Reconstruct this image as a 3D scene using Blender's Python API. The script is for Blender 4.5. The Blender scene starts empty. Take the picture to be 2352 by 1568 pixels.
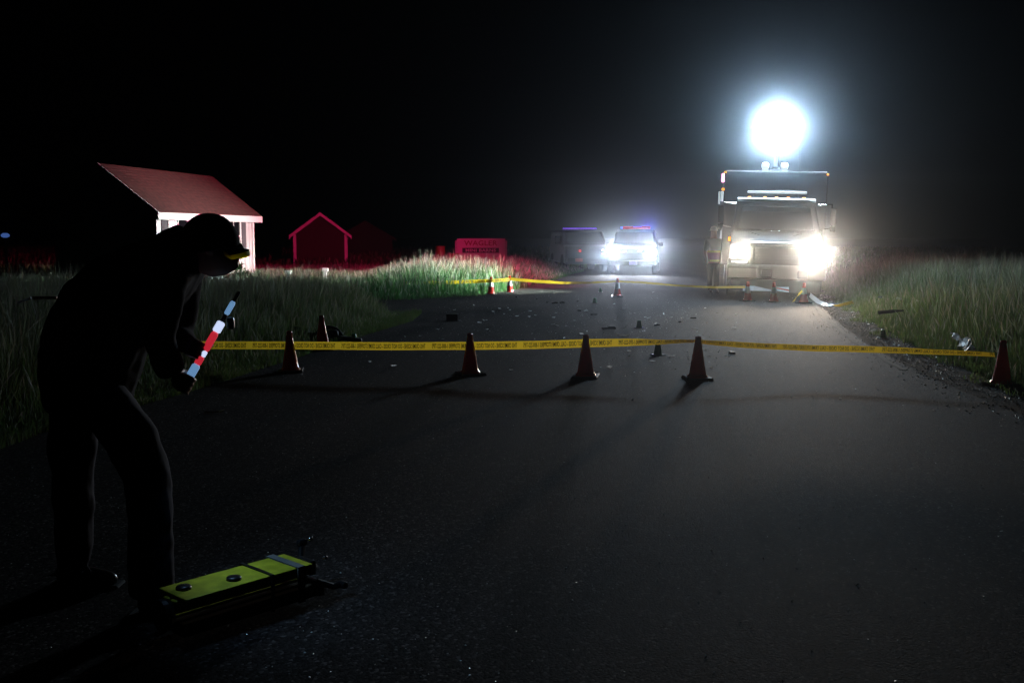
import bpy, bmesh, math, random
import numpy as np
from mathutils import Vector, Matrix, Quaternion

random.seed(7)
rng = np.random.default_rng(7)
scn = bpy.context.scene
C = scn.collection
PI = math.pi

# ------------------------------------------------------------------ camera
F, CX, CY, HOR, EYE = 2352.0, 1176.0, 784.0, 542.0, 1.52
PITCH = math.atan((CY - HOR) / F)
cam_d = bpy.data.cameras.new('camera')
cam = bpy.data.objects.new('camera', cam_d)
C.objects.link(cam)
cam.location = (0, 0, EYE)
cam.rotation_euler = (PI / 2 - PITCH, 0, 0)
cam_d.sensor_width = 36
cam_d.lens = 36.0
cam_d.clip_start = 0.1
cam_d.clip_end = 2000
scn.camera = cam

# ------------------------------------------------------------------ world, exposure
scn.view_settings.view_transform = 'Standard'
scn.view_settings.look = 'None'
scn.view_settings.gamma = 1
scn.view_settings.exposure = -1.3
scn.view_settings.use_curve_mapping = False
w = bpy.data.worlds.new('World')
scn.world = w
w.use_nodes = True
wn = w.node_tree
bg = wn.nodes['Background']
sky = wn.nodes.new('ShaderNodeTexSky')
sky.sky_type = 'NISHITA'
sky.sun_disc = False
sky.sun_elevation = math.radians(-9)
sky.sun_rotation = math.radians(200)
wn.links.new(sky.outputs[0], bg.inputs[0])
bg.inputs[1].default_value = 0.0006
scn.cycles.use_denoising = True
scn.cycles.max_bounces = 6
scn.cycles.diffuse_bounces = 0
scn.cycles.glossy_bounces = 3
scn.cycles.transmission_bounces = 4
scn.cycles.transparent_max_bounces = 8
scn.cycles.volume_bounces = 0
scn.cycles.sample_clamp_indirect = 4
scn.cycles.use_light_tree = False

# lamp powers and the haze, all in one place
P_MAST, P_HEAD, P_HEAD2, P_BACK = 8600, 4200, 1300, 2500
P_SIDE, P_RED, P_BLUE, P_LEFT = 46000, 21000, 250, 2800
HAZE_D, HAZE_G = 0.0019, 0.982


# ------------------------------------------------------------------ helpers
def U(px, py, depth):
    """a sight line of the photograph (2352 px wide) met at a distance in metres along the ground"""
    dx, dy = (px - CX) / F, (CY - py) / F
    d = Vector((dx, math.cos(PITCH) + dy * math.sin(PITCH), -math.sin(PITCH) + dy * math.cos(PITCH)))
    t = depth / d.y
    return Vector((0, 0, EYE)) + d * t


def G(px, py, z=0.0):
    dx, dy = (px - CX) / F, (CY - py) / F
    d = Vector((dx, math.cos(PITCH) + dy * math.sin(PITCH), -math.sin(PITCH) + dy * math.cos(PITCH)))
    t = (z - EYE) / d.z
    return Vector((0, 0, EYE)) + d * t


def mat(name, col=(.5, .5, .5), rough=.6, metal=0.0, emit=None, estr=0.0, var=0.0, scale=20.0, bump=0.0,
        transl=0.0, spec=.5, coat=0.0):
    m = bpy.data.materials.new(name)
    m.use_nodes = True
    nt = m.node_tree
    p = nt.nodes['Principled BSDF']
    p.inputs['Base Color'].default_value = (*col, 1)
    p.inputs['Roughness'].default_value = rough
    p.inputs['Metallic'].default_value = metal
    p.inputs['Specular IOR Level'].default_value = spec
    p.inputs['Coat Weight'].default_value = coat
    if emit:
        p.inputs['Emission Color'].default_value = (*emit, 1)
        p.inputs['Emission Strength'].default_value = estr
    tc = nt.nodes.new('ShaderNodeTexCoord')
    if var or bump:
        n = nt.nodes.new('ShaderNodeTexNoise')
        n.inputs['Scale'].default_value = scale
        n.inputs['Detail'].default_value = 6
        nt.links.new(tc.outputs['Object'], n.inputs['Vector'])
        if var:
            r = nt.nodes.new('ShaderNodeValToRGB')
            a, b = max(0, 1 - var), 1 + var
            r.color_ramp.elements[0].position = .3
            r.color_ramp.elements[1].position = .7
            r.color_ramp.elements[0].color = (*[c * a for c in col], 1)
            r.color_ramp.elements[1].color = (*[min(1, c * b) for c in col], 1)
            nt.links.new(n.outputs['Fac'], r.inputs[0])
            nt.links.new(r.outputs[0], p.inputs['Base Color'])
        if bump:
            bp = nt.nodes.new('ShaderNodeBump')
            bp.inputs['Strength'].default_value = bump
            bp.inputs['Distance'].default_value = .01
            nt.links.new(n.outputs['Fac'], bp.inputs['Height'])
            nt.links.new(bp.outputs[0], p.inputs['Normal'])
    if transl:
        out = nt.nodes['Material Output']
        tr = nt.nodes.new('ShaderNodeBsdfTranslucent')
        tr.inputs[0].default_value = (*col, 1)
        mx = nt.nodes.new('ShaderNodeMixShader')
        mx.inputs[0].default_value = transl
        nt.links.new(p.outputs[0], mx.inputs[1])
        nt.links.new(tr.outputs[0], mx.inputs[2])
        nt.links.new(mx.outputs[0], out.inputs[0])
    return m


def link(name, me, m=None, parent=None, loc=None):
    o = bpy.data.objects.new(name, me)
    C.objects.link(o)
    if m is not None:
        me.materials.append(m)
    if parent is not None:
        o.parent = parent
    if loc is not None:
        o.location = loc
    return o


def obj(name, bm, m=None, parent=None, loc=None, smooth=False):
    me = bpy.data.meshes.new(name)
    bm.normal_update()
    bm.to_mesh(me)
    bm.free()
    if smooth:
        me.polygons.foreach_set('use_smooth', [True] * len(me.polygons))
    return link(name, me, m, parent, loc)


def tag(o, label=None, cat=None, group=None, kind=None):
    if label: o['label'] = label
    if cat: o['category'] = cat
    if group: o['group'] = group
    if kind: o['kind'] = kind
    return o


def thing(name, label, cat, loc=(0, 0, 0), rotz=0.0, group=None, rot=None):
    o = bpy.data.objects.new(name, None)
    C.objects.link(o)
    o.location = loc
    o.rotation_euler = rot if rot else (0, 0, rotz)
    o.empty_display_size = .2
    return tag(o, label, cat, group)


def dup(root, loc, rotz=None, label=None, group=None, rot=None, scale=None):
    r = root.copy()
    C.objects.link(r)
    r.location = loc
    if rotz is not None: r.rotation_euler = (0, 0, rotz)
    if rot is not None: r.rotation_euler = rot
    if scale is not None: r.scale = (scale,) * 3
    if label: r['label'] = label
    if group: r['group'] = group
    for ch in list(root.children):
        c = ch.copy(); C.objects.link(c); c.parent = r
        for g in list(ch.children):
            d = g.copy(); C.objects.link(d); d.parent = c
    return r


def bx(bm, c, s, rot=None, bevel=0.0):
    r = bmesh.ops.create_cube(bm, size=1.0)
    vs = r['verts']
    M = Matrix.Translation(Vector(c)) @ (rot.to_matrix().to_4x4() if rot else Matrix.Identity(4)) @ Matrix.Diagonal((*s, 1))
    bmesh.ops.transform(bm, matrix=M, verts=vs)
    if bevel:
        es = list({e for v in vs for e in v.link_edges})
        bmesh.ops.bevel(bm, geom=es, offset=bevel, segments=2, affect='EDGES', profile=.5)
    return vs


def box(c, s, rot=None, bevel=0.0):
    bm = bmesh.new()
    bx(bm, c, s, rot, bevel)
    return bm


def tube(bm, pts, r, n=10, cap=True):
    pts = [Vector(p) for p in pts]
    rs = r if isinstance(r, (list, tuple)) else [r] * len(pts)
    rings = []
    up = None
    for i, p in enumerate(pts):
        a = pts[max(0, i - 1)]; b = pts[min(len(pts) - 1, i + 1)]
        d = (b - a).normalized()
        if up is None:
            up = d.orthogonal().normalized()
        up = (up - d * up.dot(d)).normalized()
        sd = d.cross(up)
        rings.append([bm.verts.new(p + (up * math.cos(t) + sd * math.sin(t)) * rs[i])
                      for t in [2 * PI * k / n for k in range(n)]])
    for a, b in zip(rings, rings[1:]):
        for k in range(n):
            bm.faces.new((a[k], a[(k + 1) % n], b[(k + 1) % n], b[k]))
    if cap:
        bm.faces.new(rings[0][::-1]); bm.faces.new(rings[-1])


def lathe(bm, prof, n=24, c=(0, 0, 0), cap=True):
    c = Vector(c)
    rings = [[bm.verts.new(c + Vector((r * math.cos(2 * PI * k / n), r * math.sin(2 * PI * k / n), z))) for k in range(n)]
             for r, z in prof]
    for a, b in zip(rings, rings[1:]):
        for k in range(n):
            bm.faces.new((a[k], a[(k + 1) % n], b[(k + 1) % n], b[k]))
    if cap:
        bm.faces.new(rings[0][::-1]); bm.faces.new(rings[-1])


def prism(bm, prof, x0, x1, inset=None):
    """side profile in y,z extruded across x; inset(z) narrows it with height"""
    def X(x, z):
        return x * (1 - (inset(z) if inset else 0))
    a = [bm.verts.new((X(x0, z), y, z)) for y, z in prof]
    b = [bm.verts.new((X(x1, z), y, z)) for y, z in prof]
    n = len(prof)
    bm.faces.new(a[::-1]); bm.faces.new(b)
    for i in range(n):
        bm.faces.new((a[i], a[(i + 1) % n], b[(i + 1) % n], b[i]))


def bevel_all(bm, off, seg=2):
    bmesh.ops.recalc_face_normals(bm, faces=bm.faces)
    es = [e for e in bm.edges if len(e.link_faces) == 2 and e.calc_face_angle(0) > .35]
    bmesh.ops.bevel(bm, geom=es, offset=off, segments=seg, affect='EDGES', profile=.5)


def poly(name, pts, z, m, kind='structure'):
    bm = bmesh.new()
    vs = [bm.verts.new((x, y, z)) for x, y in pts]
    f = bm.faces.new(vs)
    if f.normal.z < 0: f.normal_flip()
    bm.normal_update()
    if f.normal.z < 0: f.normal_flip()
    bmesh.ops.triangulate(bm, faces=bm.faces)
    return tag(obj(name, bm, m), kind=kind)


def text_mesh(body, size, extr=0.0, spacing=1.0, bold=0.0):
    cu = bpy.data.curves.new('lettering', 'FONT')
    cu.body = body
    cu.size = size
    cu.extrude = extr
    cu.offset = bold
    cu.resolution_u = 2
    cu.space_character = spacing
    cu.align_x = 'CENTER'
    cu.align_y = 'CENTER'
    o = bpy.data.objects.new('lettering', cu)
    C.objects.link(o)
    dg = bpy.context.evaluated_depsgraph_get()
    me = bpy.data.meshes.new_from_object(o.evaluated_get(dg))
    bpy.data.objects.remove(o)
    bpy.data.curves.remove(cu)
    me.materials.clear()
    return me


def solid(o, mods):
    """evaluate modifiers on a temporary object and return the plain mesh"""
    dg = bpy.context.evaluated_depsgraph_get()
    me = bpy.data.meshes.new_from_object(o.evaluated_get(dg))
    bpy.data.objects.remove(o)
    return me


def skin(name, chains, subdiv=2):
    """chains: list of [(point, radius), ...]; points repeated between chains are shared"""
    verts, rad, edges = [], [], []
    def idx(p, r):
        for i, q in enumerate(verts):
            if (q - p).length < 1e-4:
                return i
        verts.append(Vector(p)); rad.append(r)
        return len(verts) - 1
    for ch in chains:
        prev = None
        for p, r in ch:
            i = idx(Vector(p), r)
            if prev is not None and prev != i: edges.append((prev, i))
            prev = i
    me = bpy.data.meshes.new(name)
    me.from_pydata([tuple(v) for v in verts], edges, [])
    o = bpy.data.objects.new(name, me)
    C.objects.link(o)
    md = o.modifiers.new('Skin', 'SKIN')
    md.use_smooth_shade = True
    sv = me.skin_vertices[0].data
    for i, r in enumerate(rad):
        rr = r if isinstance(r, tuple) else (r, r)
        sv[i].radius = rr
        sv[i].use_root = (i == 0)
    s = o.modifiers.new('Sub', 'SUBSURF')
    s.levels = subdiv; s.render_levels = subdiv
    return solid(o, None)


def fuse(name, meshes, voxel):
    bm = bmesh.new()
    for me in meshes:
        bm.from_mesh(me)
    me = bpy.data.meshes.new(name)
    bm.to_mesh(me); bm.free()
    o = bpy.data.objects.new(name, me)
    C.objects.link(o)
    r = o.modifiers.new('R', 'REMESH')
    r.mode = 'VOXEL'; r.voxel_size = voxel; r.use_smooth_shade = True
    s = o.modifiers.new('S', 'SMOOTH')
    s.factor = .5; s.iterations = 3
    return solid(o, None)


def wrinkle(me, amp, scale, seed=0.0):
    from mathutils import noise
    nv = len(me.vertices)
    nr = np.empty(nv * 3, np.float32); me.vertices.foreach_get('normal', nr); nr = nr.reshape(-1, 3)
    co = np.empty(nv * 3, np.float32); me.vertices.foreach_get('co', co); co = co.reshape(-1, 3)
    off = Vector((seed, seed, seed))
    nz = np.array([noise.noise(Vector(c) * scale + off) + .5 * noise.noise(Vector(c) * (scale * 2.3)) for c in co.tolist()])
    co += nr * (nz * amp)[:, None]
    me.vertices.foreach_set('co', co.reshape(-1)); me.update()
    me.polygons.foreach_set('use_smooth', [True] * len(me.polygons))


def lamp(name, kind, loc, power, col, parent=None, target=None, size=.1, angle=None, blend=.5):
    l = bpy.data.lights.new(name, kind)
    l.energy = power
    l.color = col
    l.shadow_soft_size = size
    if kind == 'SPOT':
        l.spot_size = angle; l.spot_blend = blend
    if kind == 'AREA':
        l.shape = 'RECTANGLE'; l.size = size; l.size_y = size
    o = bpy.data.objects.new(name, l)
    C.objects.link(o)
    o.location = loc
    if target is not None:
        d = Vector(target) - Vector(loc)
        o.rotation_euler = d.to_track_quat('-Z', 'Y').to_euler()
    if parent is not None:
        o.parent = parent
    return o


# ------------------------------------------------------------------ materials
def asphalt_mat():
    m = bpy.data.materials.new('asphalt')
    m.use_nodes = True
    nt = m.node_tree; N = nt.nodes; L = nt.links
    p = N['Principled BSDF']
    tc = N.new('ShaderNodeTexCoord')
    big = N.new('ShaderNodeTexNoise'); big.inputs['Scale'].default_value = .7; big.inputs['Detail'].default_value = 5
    fine = N.new('ShaderNodeTexNoise'); fine.inputs['Scale'].default_value = 170; fine.inputs['Detail'].default_value = 4
    fine.inputs['Roughness'].default_value = .7
    st = N.new('ShaderNodeTexVoronoi'); st.inputs['Scale'].default_value = 85
    for t in (big, fine, st): L.new(tc.outputs['Object'], t.inputs['Vector'])
    mp = N.new('ShaderNodeMapping'); mp.inputs['Scale'].default_value = (1.6, .06, 1); mp.inputs['Rotation'].default_value = (0, 0, .17)
    trk = N.new('ShaderNodeTexNoise'); trk.inputs['Scale'].default_value = 1.0; trk.inputs['Detail'].default_value = 6
    L.new(tc.outputs['Object'], mp.inputs['Vector']); L.new(mp.outputs[0], trk.inputs['Vector'])
    tm_ = N.new('ShaderNodeMath'); tm_.operation = 'MULTIPLY_ADD'; tm_.inputs[1].default_value = .55
    L.new(trk.outputs['Fac'], tm_.inputs[0])
    tb_ = N.new('ShaderNodeMath'); tb_.operation = 'MULTIPLY'; tb_.inputs[1].default_value = .5
    L.new(big.outputs['Fac'], tb_.inputs[0]); L.new(tb_.outputs[0], tm_.inputs[2])
    r = N.new('ShaderNodeValToRGB')
    r.color_ramp.elements[0].color = (.022, .022, .023, 1); r.color_ramp.elements[0].position = .38
    r.color_ramp.elements[1].color = (.050, .044, .043, 1); r.color_ramp.elements[1].position = .66
    L.new(tm_.outputs[0], r.inputs[0])
    s2 = N.new('ShaderNodeValToRGB')
    s2.color_ramp.elements[0].color = (.3, .3, .3, 1); s2.color_ramp.elements[0].position = .3
    s2.color_ramp.elements[1].color = (1.5, 1.45, 1.38, 1); s2.color_ramp.elements[1].position = .8
    e = s2.color_ramp.elements.new(.86); e.color = (4.2, 4.0, 3.8, 1)
    L.new(st.outputs['Color'], s2.inputs[0])
    mx = N.new('ShaderNodeMix'); mx.data_type = 'RGBA'; mx.blend_type = 'MULTIPLY'; mx.inputs[0].default_value = 1
    L.new(r.outputs[0], mx.inputs[6]); L.new(s2.outputs[0], mx.inputs[7])
    L.new(mx.outputs[2], p.inputs['Base Color'])
    rr = N.new('ShaderNodeMapRange'); rr.inputs[3].default_value = .6; rr.inputs[4].default_value = 1.0
    L.new(fine.outputs['Fac'], rr.inputs[0]); L.new(rr.outputs[0], p.inputs['Roughness'])
    p.inputs['Specular IOR Level'].default_value = .03
    ad = N.new('ShaderNodeMath'); ad.operation = 'MULTIPLY_ADD'; ad.inputs[1].default_value = -.8
    L.new(st.outputs['Distance'], ad.inputs[0]); L.new(fine.outputs['Fac'], ad.inputs[2])
    b = N.new('ShaderNodeBump'); b.inputs['Strength'].default_value = .4; b.inputs['Distance'].default_value = .006
    L.new(ad.outputs[0], b.inputs['Height']); L.new(b.outputs[0], p.inputs['Normal'])
    return m


M_asphalt = asphalt_mat()
M_soil = mat('soil', (.04, .038, .024), 1.0, spec=.02, var=.4, scale=4, bump=.6)
M_gravel = mat('gravel', (.05, .045, .04), 1.0, spec=.02, var=.5, scale=45, bump=1.0)
M_stone = mat('stone', (.5, .48, .45), .45, transl=.25, var=.3, scale=30)
M_paint_line = mat('worn_line', (.12, .115, .10), .9, spec=.05, var=.35, scale=14)
M_cone = mat('cone_rubber', (.58, .02, .012), .22, transl=.24, spec=.8, coat=.6)
M_cone_base = mat('cone_base', (.06, .06, .065), .22, spec=1)
M_collar = mat('reflective_collar', (.72, .73, .74), .35)
M_green = mat('green_plastic', (.02, .26, .08), .35, transl=.2)
M_tape = mat('tape_plastic', (.86, .58, .03), .3, transl=.72)
M_ink = mat('black_ink', (.04, .025, .005), .6, transl=.2)
M_white_pl = mat('white_plastic', (.82, .84, .88), .25, transl=.3)
M_red_pl = mat('red_plastic', (.6, .05, .04), .3, transl=.3)
M_black_cloth = mat('black_cloth', (.010, .010, .013), .95, spec=.05)
M_trouser = mat('dark_trousers', (.022, .022, .032), .9, spec=.1)
M_shoe = mat('black_leather', (.01, .01, .01), .3)
M_skin = mat('skin', (.5, .34, .28), .45)
M_hivis = mat('yellow_trim', (.95, .9, .03), .4, transl=.8)
M_white_wood = mat('white_boards', (.66, .65, .64), .6, var=.07, scale=9)
M_white_trim = mat('white_trim', (.8, .79, .78), .5)
M_shutter = mat('shutter_paint', (.10, .09, .10), .5)
M_shingle = mat('shingle', (.095, .034, .032), .9, var=.35, scale=7)
M_glass_dark = mat('window_glass', (.006, .006, .008), .08, spec=.3)
M_blind = mat('white_blind', (.8, .78, .85), .6)
M_barn_red = mat('dark_barn_boards', (.035, .012, .018), .8, var=.2, scale=6)
M_black = mat('black_plastic', (.012, .012, .013), .4)
M_dark_metal = mat('dark_metal', (.05, .05, .055), .4, metal=.4)
M_chrome = mat('chrome', (.6, .6, .6), .2, metal=1)
M_box_dark = mat('dark_grey_truck_paint', (.03, .032, .038), .6, spec=.2)
M_cab = mat('dark_cab_paint', (.006, .006, .007), .6, spec=.12)
M_bumper = mat('grey_bumper_steel', (.30, .30, .29), .5)
M_tyre = mat('tyre_rubber', (.012, .012, .012), .9)
M_rim = mat('wheel_steel', (.4, .4, .42), .35, metal=.8)
M_sign = mat('sign_white', (.8, .78, .78), .5)
M_sign_red = mat('sign_red_paint', (.30, .04, .05), .5)
M_sign_black = mat('sign_black_paint', (.02, .02, .025), .5)
M_yellow_wood = mat('yellow_painted_wood', (.62, .60, .03), .5, var=.3, scale=12)
M_wood_edge = mat('brown_wood_edge', (.09, .06, .02), .6, var=.2, scale=14)
M_strap = mat('grey_strap', (.16, .17, .16), .8)
M_wreck = mat('wreck_black', (.012, .014, .013), .7)
M_carbody = mat('dark_blue_car_paint', (.012, .013, .02), .4, coat=.2)
M_foil = mat('shiny_white_sheet', (.9, .91, .95), .3, spec=1, transl=.55)
M_orange = mat('orange_plastic', (.16, .035, .01), .6)
E_mast = mat('mast_lamp_glow', (1, 1, 1), emit=(.86, .95, 1), estr=32)
E_head = mat('warm_headlight_glow', (1, 1, 1), emit=(1, .93, .82), estr=45)
E_head_dim = mat('dim_headlight_glow', (1, 1, 1), emit=(1, .82, .58), estr=9)
E_cool = mat('cool_headlight_glow', (1, 1, 1), emit=(.86, .88, 1), estr=90)
E_amber = mat('amber_lamp', (1, .4, .05), emit=(1, .32, .03), estr=4)
E_white = mat('white_lamp', (1, 1, 1), emit=(.95, .97, 1), estr=5)
E_led = mat('led_bar', (1, 1, 1), emit=(.8, .93, 1), estr=1.6)
E_pink = mat('magenta_strobe', (1, .3, .5), emit=(1, .35, .6), estr=9)
E_red = mat('red_lamp', (1, .05, .05), emit=(1, .06, .07), estr=2.2)
E_reddim = mat('dim_red_lamp', (1, .05, .05), emit=(1, .03, .01), estr=.28)
E_violet = mat('violet_light_bar', (.2, .1, .8), emit=(.22, .08, .95), estr=2.6)
E_blue = mat('blue_lamp', (.1, .1, 1), emit=(.12, .2, 1), estr=2.5)
E_bluedim = mat('dim_blue_lamp', (.1, .1, 1), emit=(.12, .26, .8), estr=.8)
E_stick = mat('white_emissive_band', (1, 1, 1), emit=(.62, .72, 1), estr=2.4)
E_stick_blue = mat('blue_emissive_band', (1, 1, 1), emit=(.2, .42, .75), estr=1.4)
E_stick_red = mat('red_emissive_band', (1, .1, .1), emit=(.85, .03, .06), estr=1.3)

# ------------------------------------------------------------------ road geometry (ground plane)
# pavement edges followed away from the camera
left_edge = [(-3.9, -12), (-3.85, 2), (-3.6, 7.8), (-3.1, 10), (-2.62, 13), (-2.2, 15.8), (-1.75, 18.3)]
left_far = [(.85, 31.3), (1.9, 37.5), (4.3, 50), (9, 75), (26, 160), (60, 320)]
right_edge = [(4.15, -12), (4.2, 4), (4.3, 8.5), (4.5, 11.2), (5.0, 14.4), (5.85, 18.5), (6.8, 22.6), (8.2, 29), (10.2, 38), (13, 50),
              (18, 75), (36, 160), (70, 320)]
drive_far = [(-60, 27), (-20, 25.6), (-8, 24.6), (-2.62, 24.2), (-.75, 26.1)]
drive_near = [(-2.4, 20.0), (-4.5, 20.6), (-9, 21.0), (-20, 21.4), (-60, 22)]


def interp(pts, y):
    for (x0, y0), (x1, y1) in zip(pts, pts[1:]):
        if y0 <= y <= y1:
            t = (y - y0) / (y1 - y0)
            return x0 + (x1 - x0) * t
    return pts[-1][0] if y > pts[-1][1] else pts[0][0]


bm = bmesh.new()
bmesh.ops.create_grid(bm, x_segments=30, y_segments=30, size=600)
ground = tag(obj('ground', bm, M_soil), kind='structure')
road_pts = left_edge + drive_near + drive_far + left_far + right_edge[::-1]
poly('road', road_pts, .012, M_asphalt)
bm = bmesh.new()
sh = [(x, y) for x, y in right_edge]
prev = None
for i, (x, y) in enumerate(sh):
    a = bm.verts.new((x - .02, y, .008)); b = bm.verts.new((x + .75 + .1 * math.sin(i * 2.1), y, .006))
    if prev: bm.faces.new((prev[0], prev[1], b, a))
    prev = (a, b)
tag(obj('gravel_shoulder', bm, M_gravel), kind='structure')
bm = bmesh.new()                       # pale worn line along the pavement edge
ys = np.arange(11.5, 30, .35)
prev = None
for y in ys:
    x = interp(right_edge, y) - .12 + .015 * math.sin(y * 5)
    a = bm.verts.new((x - .03 - .012 * random.random(), y, .017)); b = bm.verts.new((x + .03 + .012 * random.random(), y, .017))
    if prev: bm.faces.new((prev[0], prev[1], b, a))
    prev = (a, b)
tag(obj('road_edge_line', bm, M_paint_line), kind='structure')


def stones(name, n, region, smin, smax, m, label):
    vs, fs = [], []
    base = np.array([(1, 0, 0), (0, 1, 0), (-1, 0, 0), (0, -1, 0), (0, 0, 1), (0, 0, -1)], float)
    tri = [(0, 1, 4), (1, 2, 4), (2, 3, 4), (3, 0, 4), (1, 0, 5), (2, 1, 5), (3, 2, 5), (0, 3, 5)]
    k = 0
    for _ in range(n):
        x, y = region()
        s = random.uniform(smin, smax)
        a = random.random() * 6.28
        R = np.array([[math.cos(a), -math.sin(a), 0], [math.sin(a), math.cos(a), 0], [0, 0, 1]])
        v = (base * (1 + rng.uniform(-.3, .3, (6, 3)))) * np.array([s, s * random.uniform(.5, 1), s * random.uniform(.3, .7)])
        v = v @ R.T + np.array([x, y, .012 + s * .2])
        vs.extend(map(tuple, v)); fs.extend([(p + k, q + k, r + k) for p, q, r in tri]); k += 6
    me = bpy.data.meshes.new(name)
    me.from_pydata(vs, [], fs)
    o = link(name, me, m)
    return tag(o, label, kind='stuff')


def r_shoulder():
    y = random.uniform(4, 24) if random.random() < .8 else random.uniform(24, 34)
    return interp(right_edge, y) + random.gauss(.35, .28), y


stones('gravel', 6500, r_shoulder, .004, .015, M_stone, 'loose grey gravel along the edge of the asphalt')


def r_road():
    y = 3.2 + 24 * random.random() ** 1.4
    return random.uniform(interp(left_edge, min(y, 18)) + .2, interp(right_edge, y)), y


M_crumb = mat('bright_crumb', (.9, .9, .88), .38, metal=.9)
stones('sparkle_crumbs', 4200, r_road, .002, .0055, M_crumb, 'tiny shiny crumbs added over the asphalt to make it sparkle')  # reflecting crumbs added for the sparkle of the road surface


def r_crash():
    y = random.gauss(17, 3.2)
    return random.gauss(2.6 + (y - 17) * .15, 1.6), y


stones('glass_grains', 700, r_crash, .005, .013, M_crumb, 'broken glass grains thick around the debris before the truck')


# ------------------------------------------------------------------ grass
def grass_mat():
    m = bpy.data.materials.new('tall_grass')
    m.use_nodes = True
    nt = m.node_tree
    p = nt.nodes['Principled BSDF']
    at = nt.nodes.new('ShaderNodeVertexColor'); at.layer_name = 'tint'
    nt.links.new(at.outputs['Color'], p.inputs['Base Color'])
    p.inputs['Roughness'].default_value = .65
    tr = nt.nodes.new('ShaderNodeBsdfTranslucent')
    nt.links.new(at.outputs['Color'], tr.inputs[0])
    mx = nt.nodes.new('ShaderNodeMixShader'); mx.inputs[0].default_value = .5
    nt.links.new(p.outputs[0], mx.inputs[1]); nt.links.new(tr.outputs[0], mx.inputs[2])
    nt.links.new(mx.outputs[0], nt.nodes['Material Output'].inputs[0])
    return m


M_grass = grass_mat()


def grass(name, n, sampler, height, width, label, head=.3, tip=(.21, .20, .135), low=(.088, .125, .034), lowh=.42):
    """blades of three quads with an optional feathery seed head, all in one mesh"""
    xy = sampler(n)
    n = len(xy)
    h = height(xy[:, 0], xy[:, 1]) * rng.uniform(.6, 1.0, n)
    isH = rng.random(n) < head
    h = np.where(isH, h * rng.uniform(1.0, 1.28, n), h)
    az = rng.uniform(0, 2 * PI, n)
    lean = np.abs(rng.normal(0, .28, n)) + .04
    wa = rng.uniform(0, PI, n)
    wd = width * rng.uniform(.6, 1.4, n) * np.where(isH, .55, 1)
    lx, ly = np.cos(az) * lean * h, np.sin(az) * lean * h
    wx, wy = np.cos(wa), np.sin(wa)
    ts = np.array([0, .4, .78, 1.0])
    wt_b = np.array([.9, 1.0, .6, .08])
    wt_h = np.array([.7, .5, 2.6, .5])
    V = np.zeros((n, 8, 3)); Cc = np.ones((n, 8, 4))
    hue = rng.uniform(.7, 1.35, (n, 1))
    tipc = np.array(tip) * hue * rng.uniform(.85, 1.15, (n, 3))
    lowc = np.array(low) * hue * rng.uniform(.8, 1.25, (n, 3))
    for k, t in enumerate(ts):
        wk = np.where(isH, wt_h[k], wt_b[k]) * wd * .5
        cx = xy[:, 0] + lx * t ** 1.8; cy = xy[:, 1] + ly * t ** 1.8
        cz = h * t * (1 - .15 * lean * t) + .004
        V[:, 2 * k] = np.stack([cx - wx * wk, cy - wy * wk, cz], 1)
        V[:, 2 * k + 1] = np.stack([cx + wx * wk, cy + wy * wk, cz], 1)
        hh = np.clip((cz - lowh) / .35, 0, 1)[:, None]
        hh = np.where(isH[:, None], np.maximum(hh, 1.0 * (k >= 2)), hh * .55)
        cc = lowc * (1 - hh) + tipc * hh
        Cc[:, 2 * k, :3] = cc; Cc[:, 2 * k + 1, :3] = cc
    quad = np.array([[0, 1, 3, 2], [2, 3, 5, 4], [4, 5, 7, 6]])
    Fq = (quad[None] + (np.arange(n) * 8)[:, None, None]).reshape(-1)
    me = bpy.data.meshes.new(name)
    me.vertices.add(n * 8)
    me.vertices.foreach_set('co', V.reshape(-1))
    me.loops.add(n * 12)
    me.loops.foreach_set('vertex_index', Fq.astype(np.int32))
    me.polygons.add(n * 3)
    me.polygons.foreach_set('loop_start', np.arange(0, n * 12, 4, dtype=np.int32))
    me.polygons.foreach_set('loop_total', np.full(n * 3, 4, dtype=np.int32))
    ca = me.color_attributes.new('tint', 'FLOAT_COLOR', 'POINT')
    ca.data.foreach_set('color', Cc.reshape(-1).astype(np.float32))
    me.update()
    return tag(link(name, me, M_grass), label, kind='stuff')


def vint(pts, y):
    a = np.array(pts)
    return np.interp(y, a[:, 1], a[:, 0])


def clump(x, y, s=1.3):
    return .5 + .25 * np.sin(x * 2.1 * s + 1.3 * np.sin(y * 1.7 * s)) + .25 * np.sin(y * 2.7 * s + 1.9 * np.cos(x * 1.3 * s) + 2)


def smp_L1(n):
    y = rng.uniform(4.5, 20.6, n * 2); x = rng.uniform(-13, -1.2, n * 2)
    e = np.where(y < 18.3, vint(left_edge, np.minimum(y, 18.3)), -1.75 - (y - 18.3) * .45)
    dn = vint([(p[1], p[0]) for p in sorted([(q[0], q[1]) for q in drive_near])], x)
    ok = (x < e - .03) & (y < dn) & (x > -.62 * y - 1.2)
    return np.stack([x[ok], y[ok]], 1)[:n]


def h_L1(x, y):
    e = np.where(y < 18.3, vint(left_edge, np.minimum(y, 18.3)), -1.75)
    d = np.clip(e - x, 0, None)
    cl = clump(x, y)
    tipf = np.clip((y - 15.8) / 2.5, 0, 1) * np.clip(1.15 - d, 0, 1)
    return (.06 + .78 * np.clip((d - .15) / 1.5, 0, 1) ** .8 * (.8 + .3 * cl)) * (1 - .8 * tipf)


def smp_L2(n):
    y = rng.uniform(24, 44, n * 3); x = rng.uniform(-14, 4, n * 3)
    far = vint([(p[1], p[0]) for p in drive_far + [left_far[0]]], x)
    e = np.where(y > 31.3, vint(left_far, np.maximum(y, 31.3)), 1e3)
    ok = (y > far + .05) & (x < e - .05)
    return np.stack([x[ok], y[ok]], 1)[:n]


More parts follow.
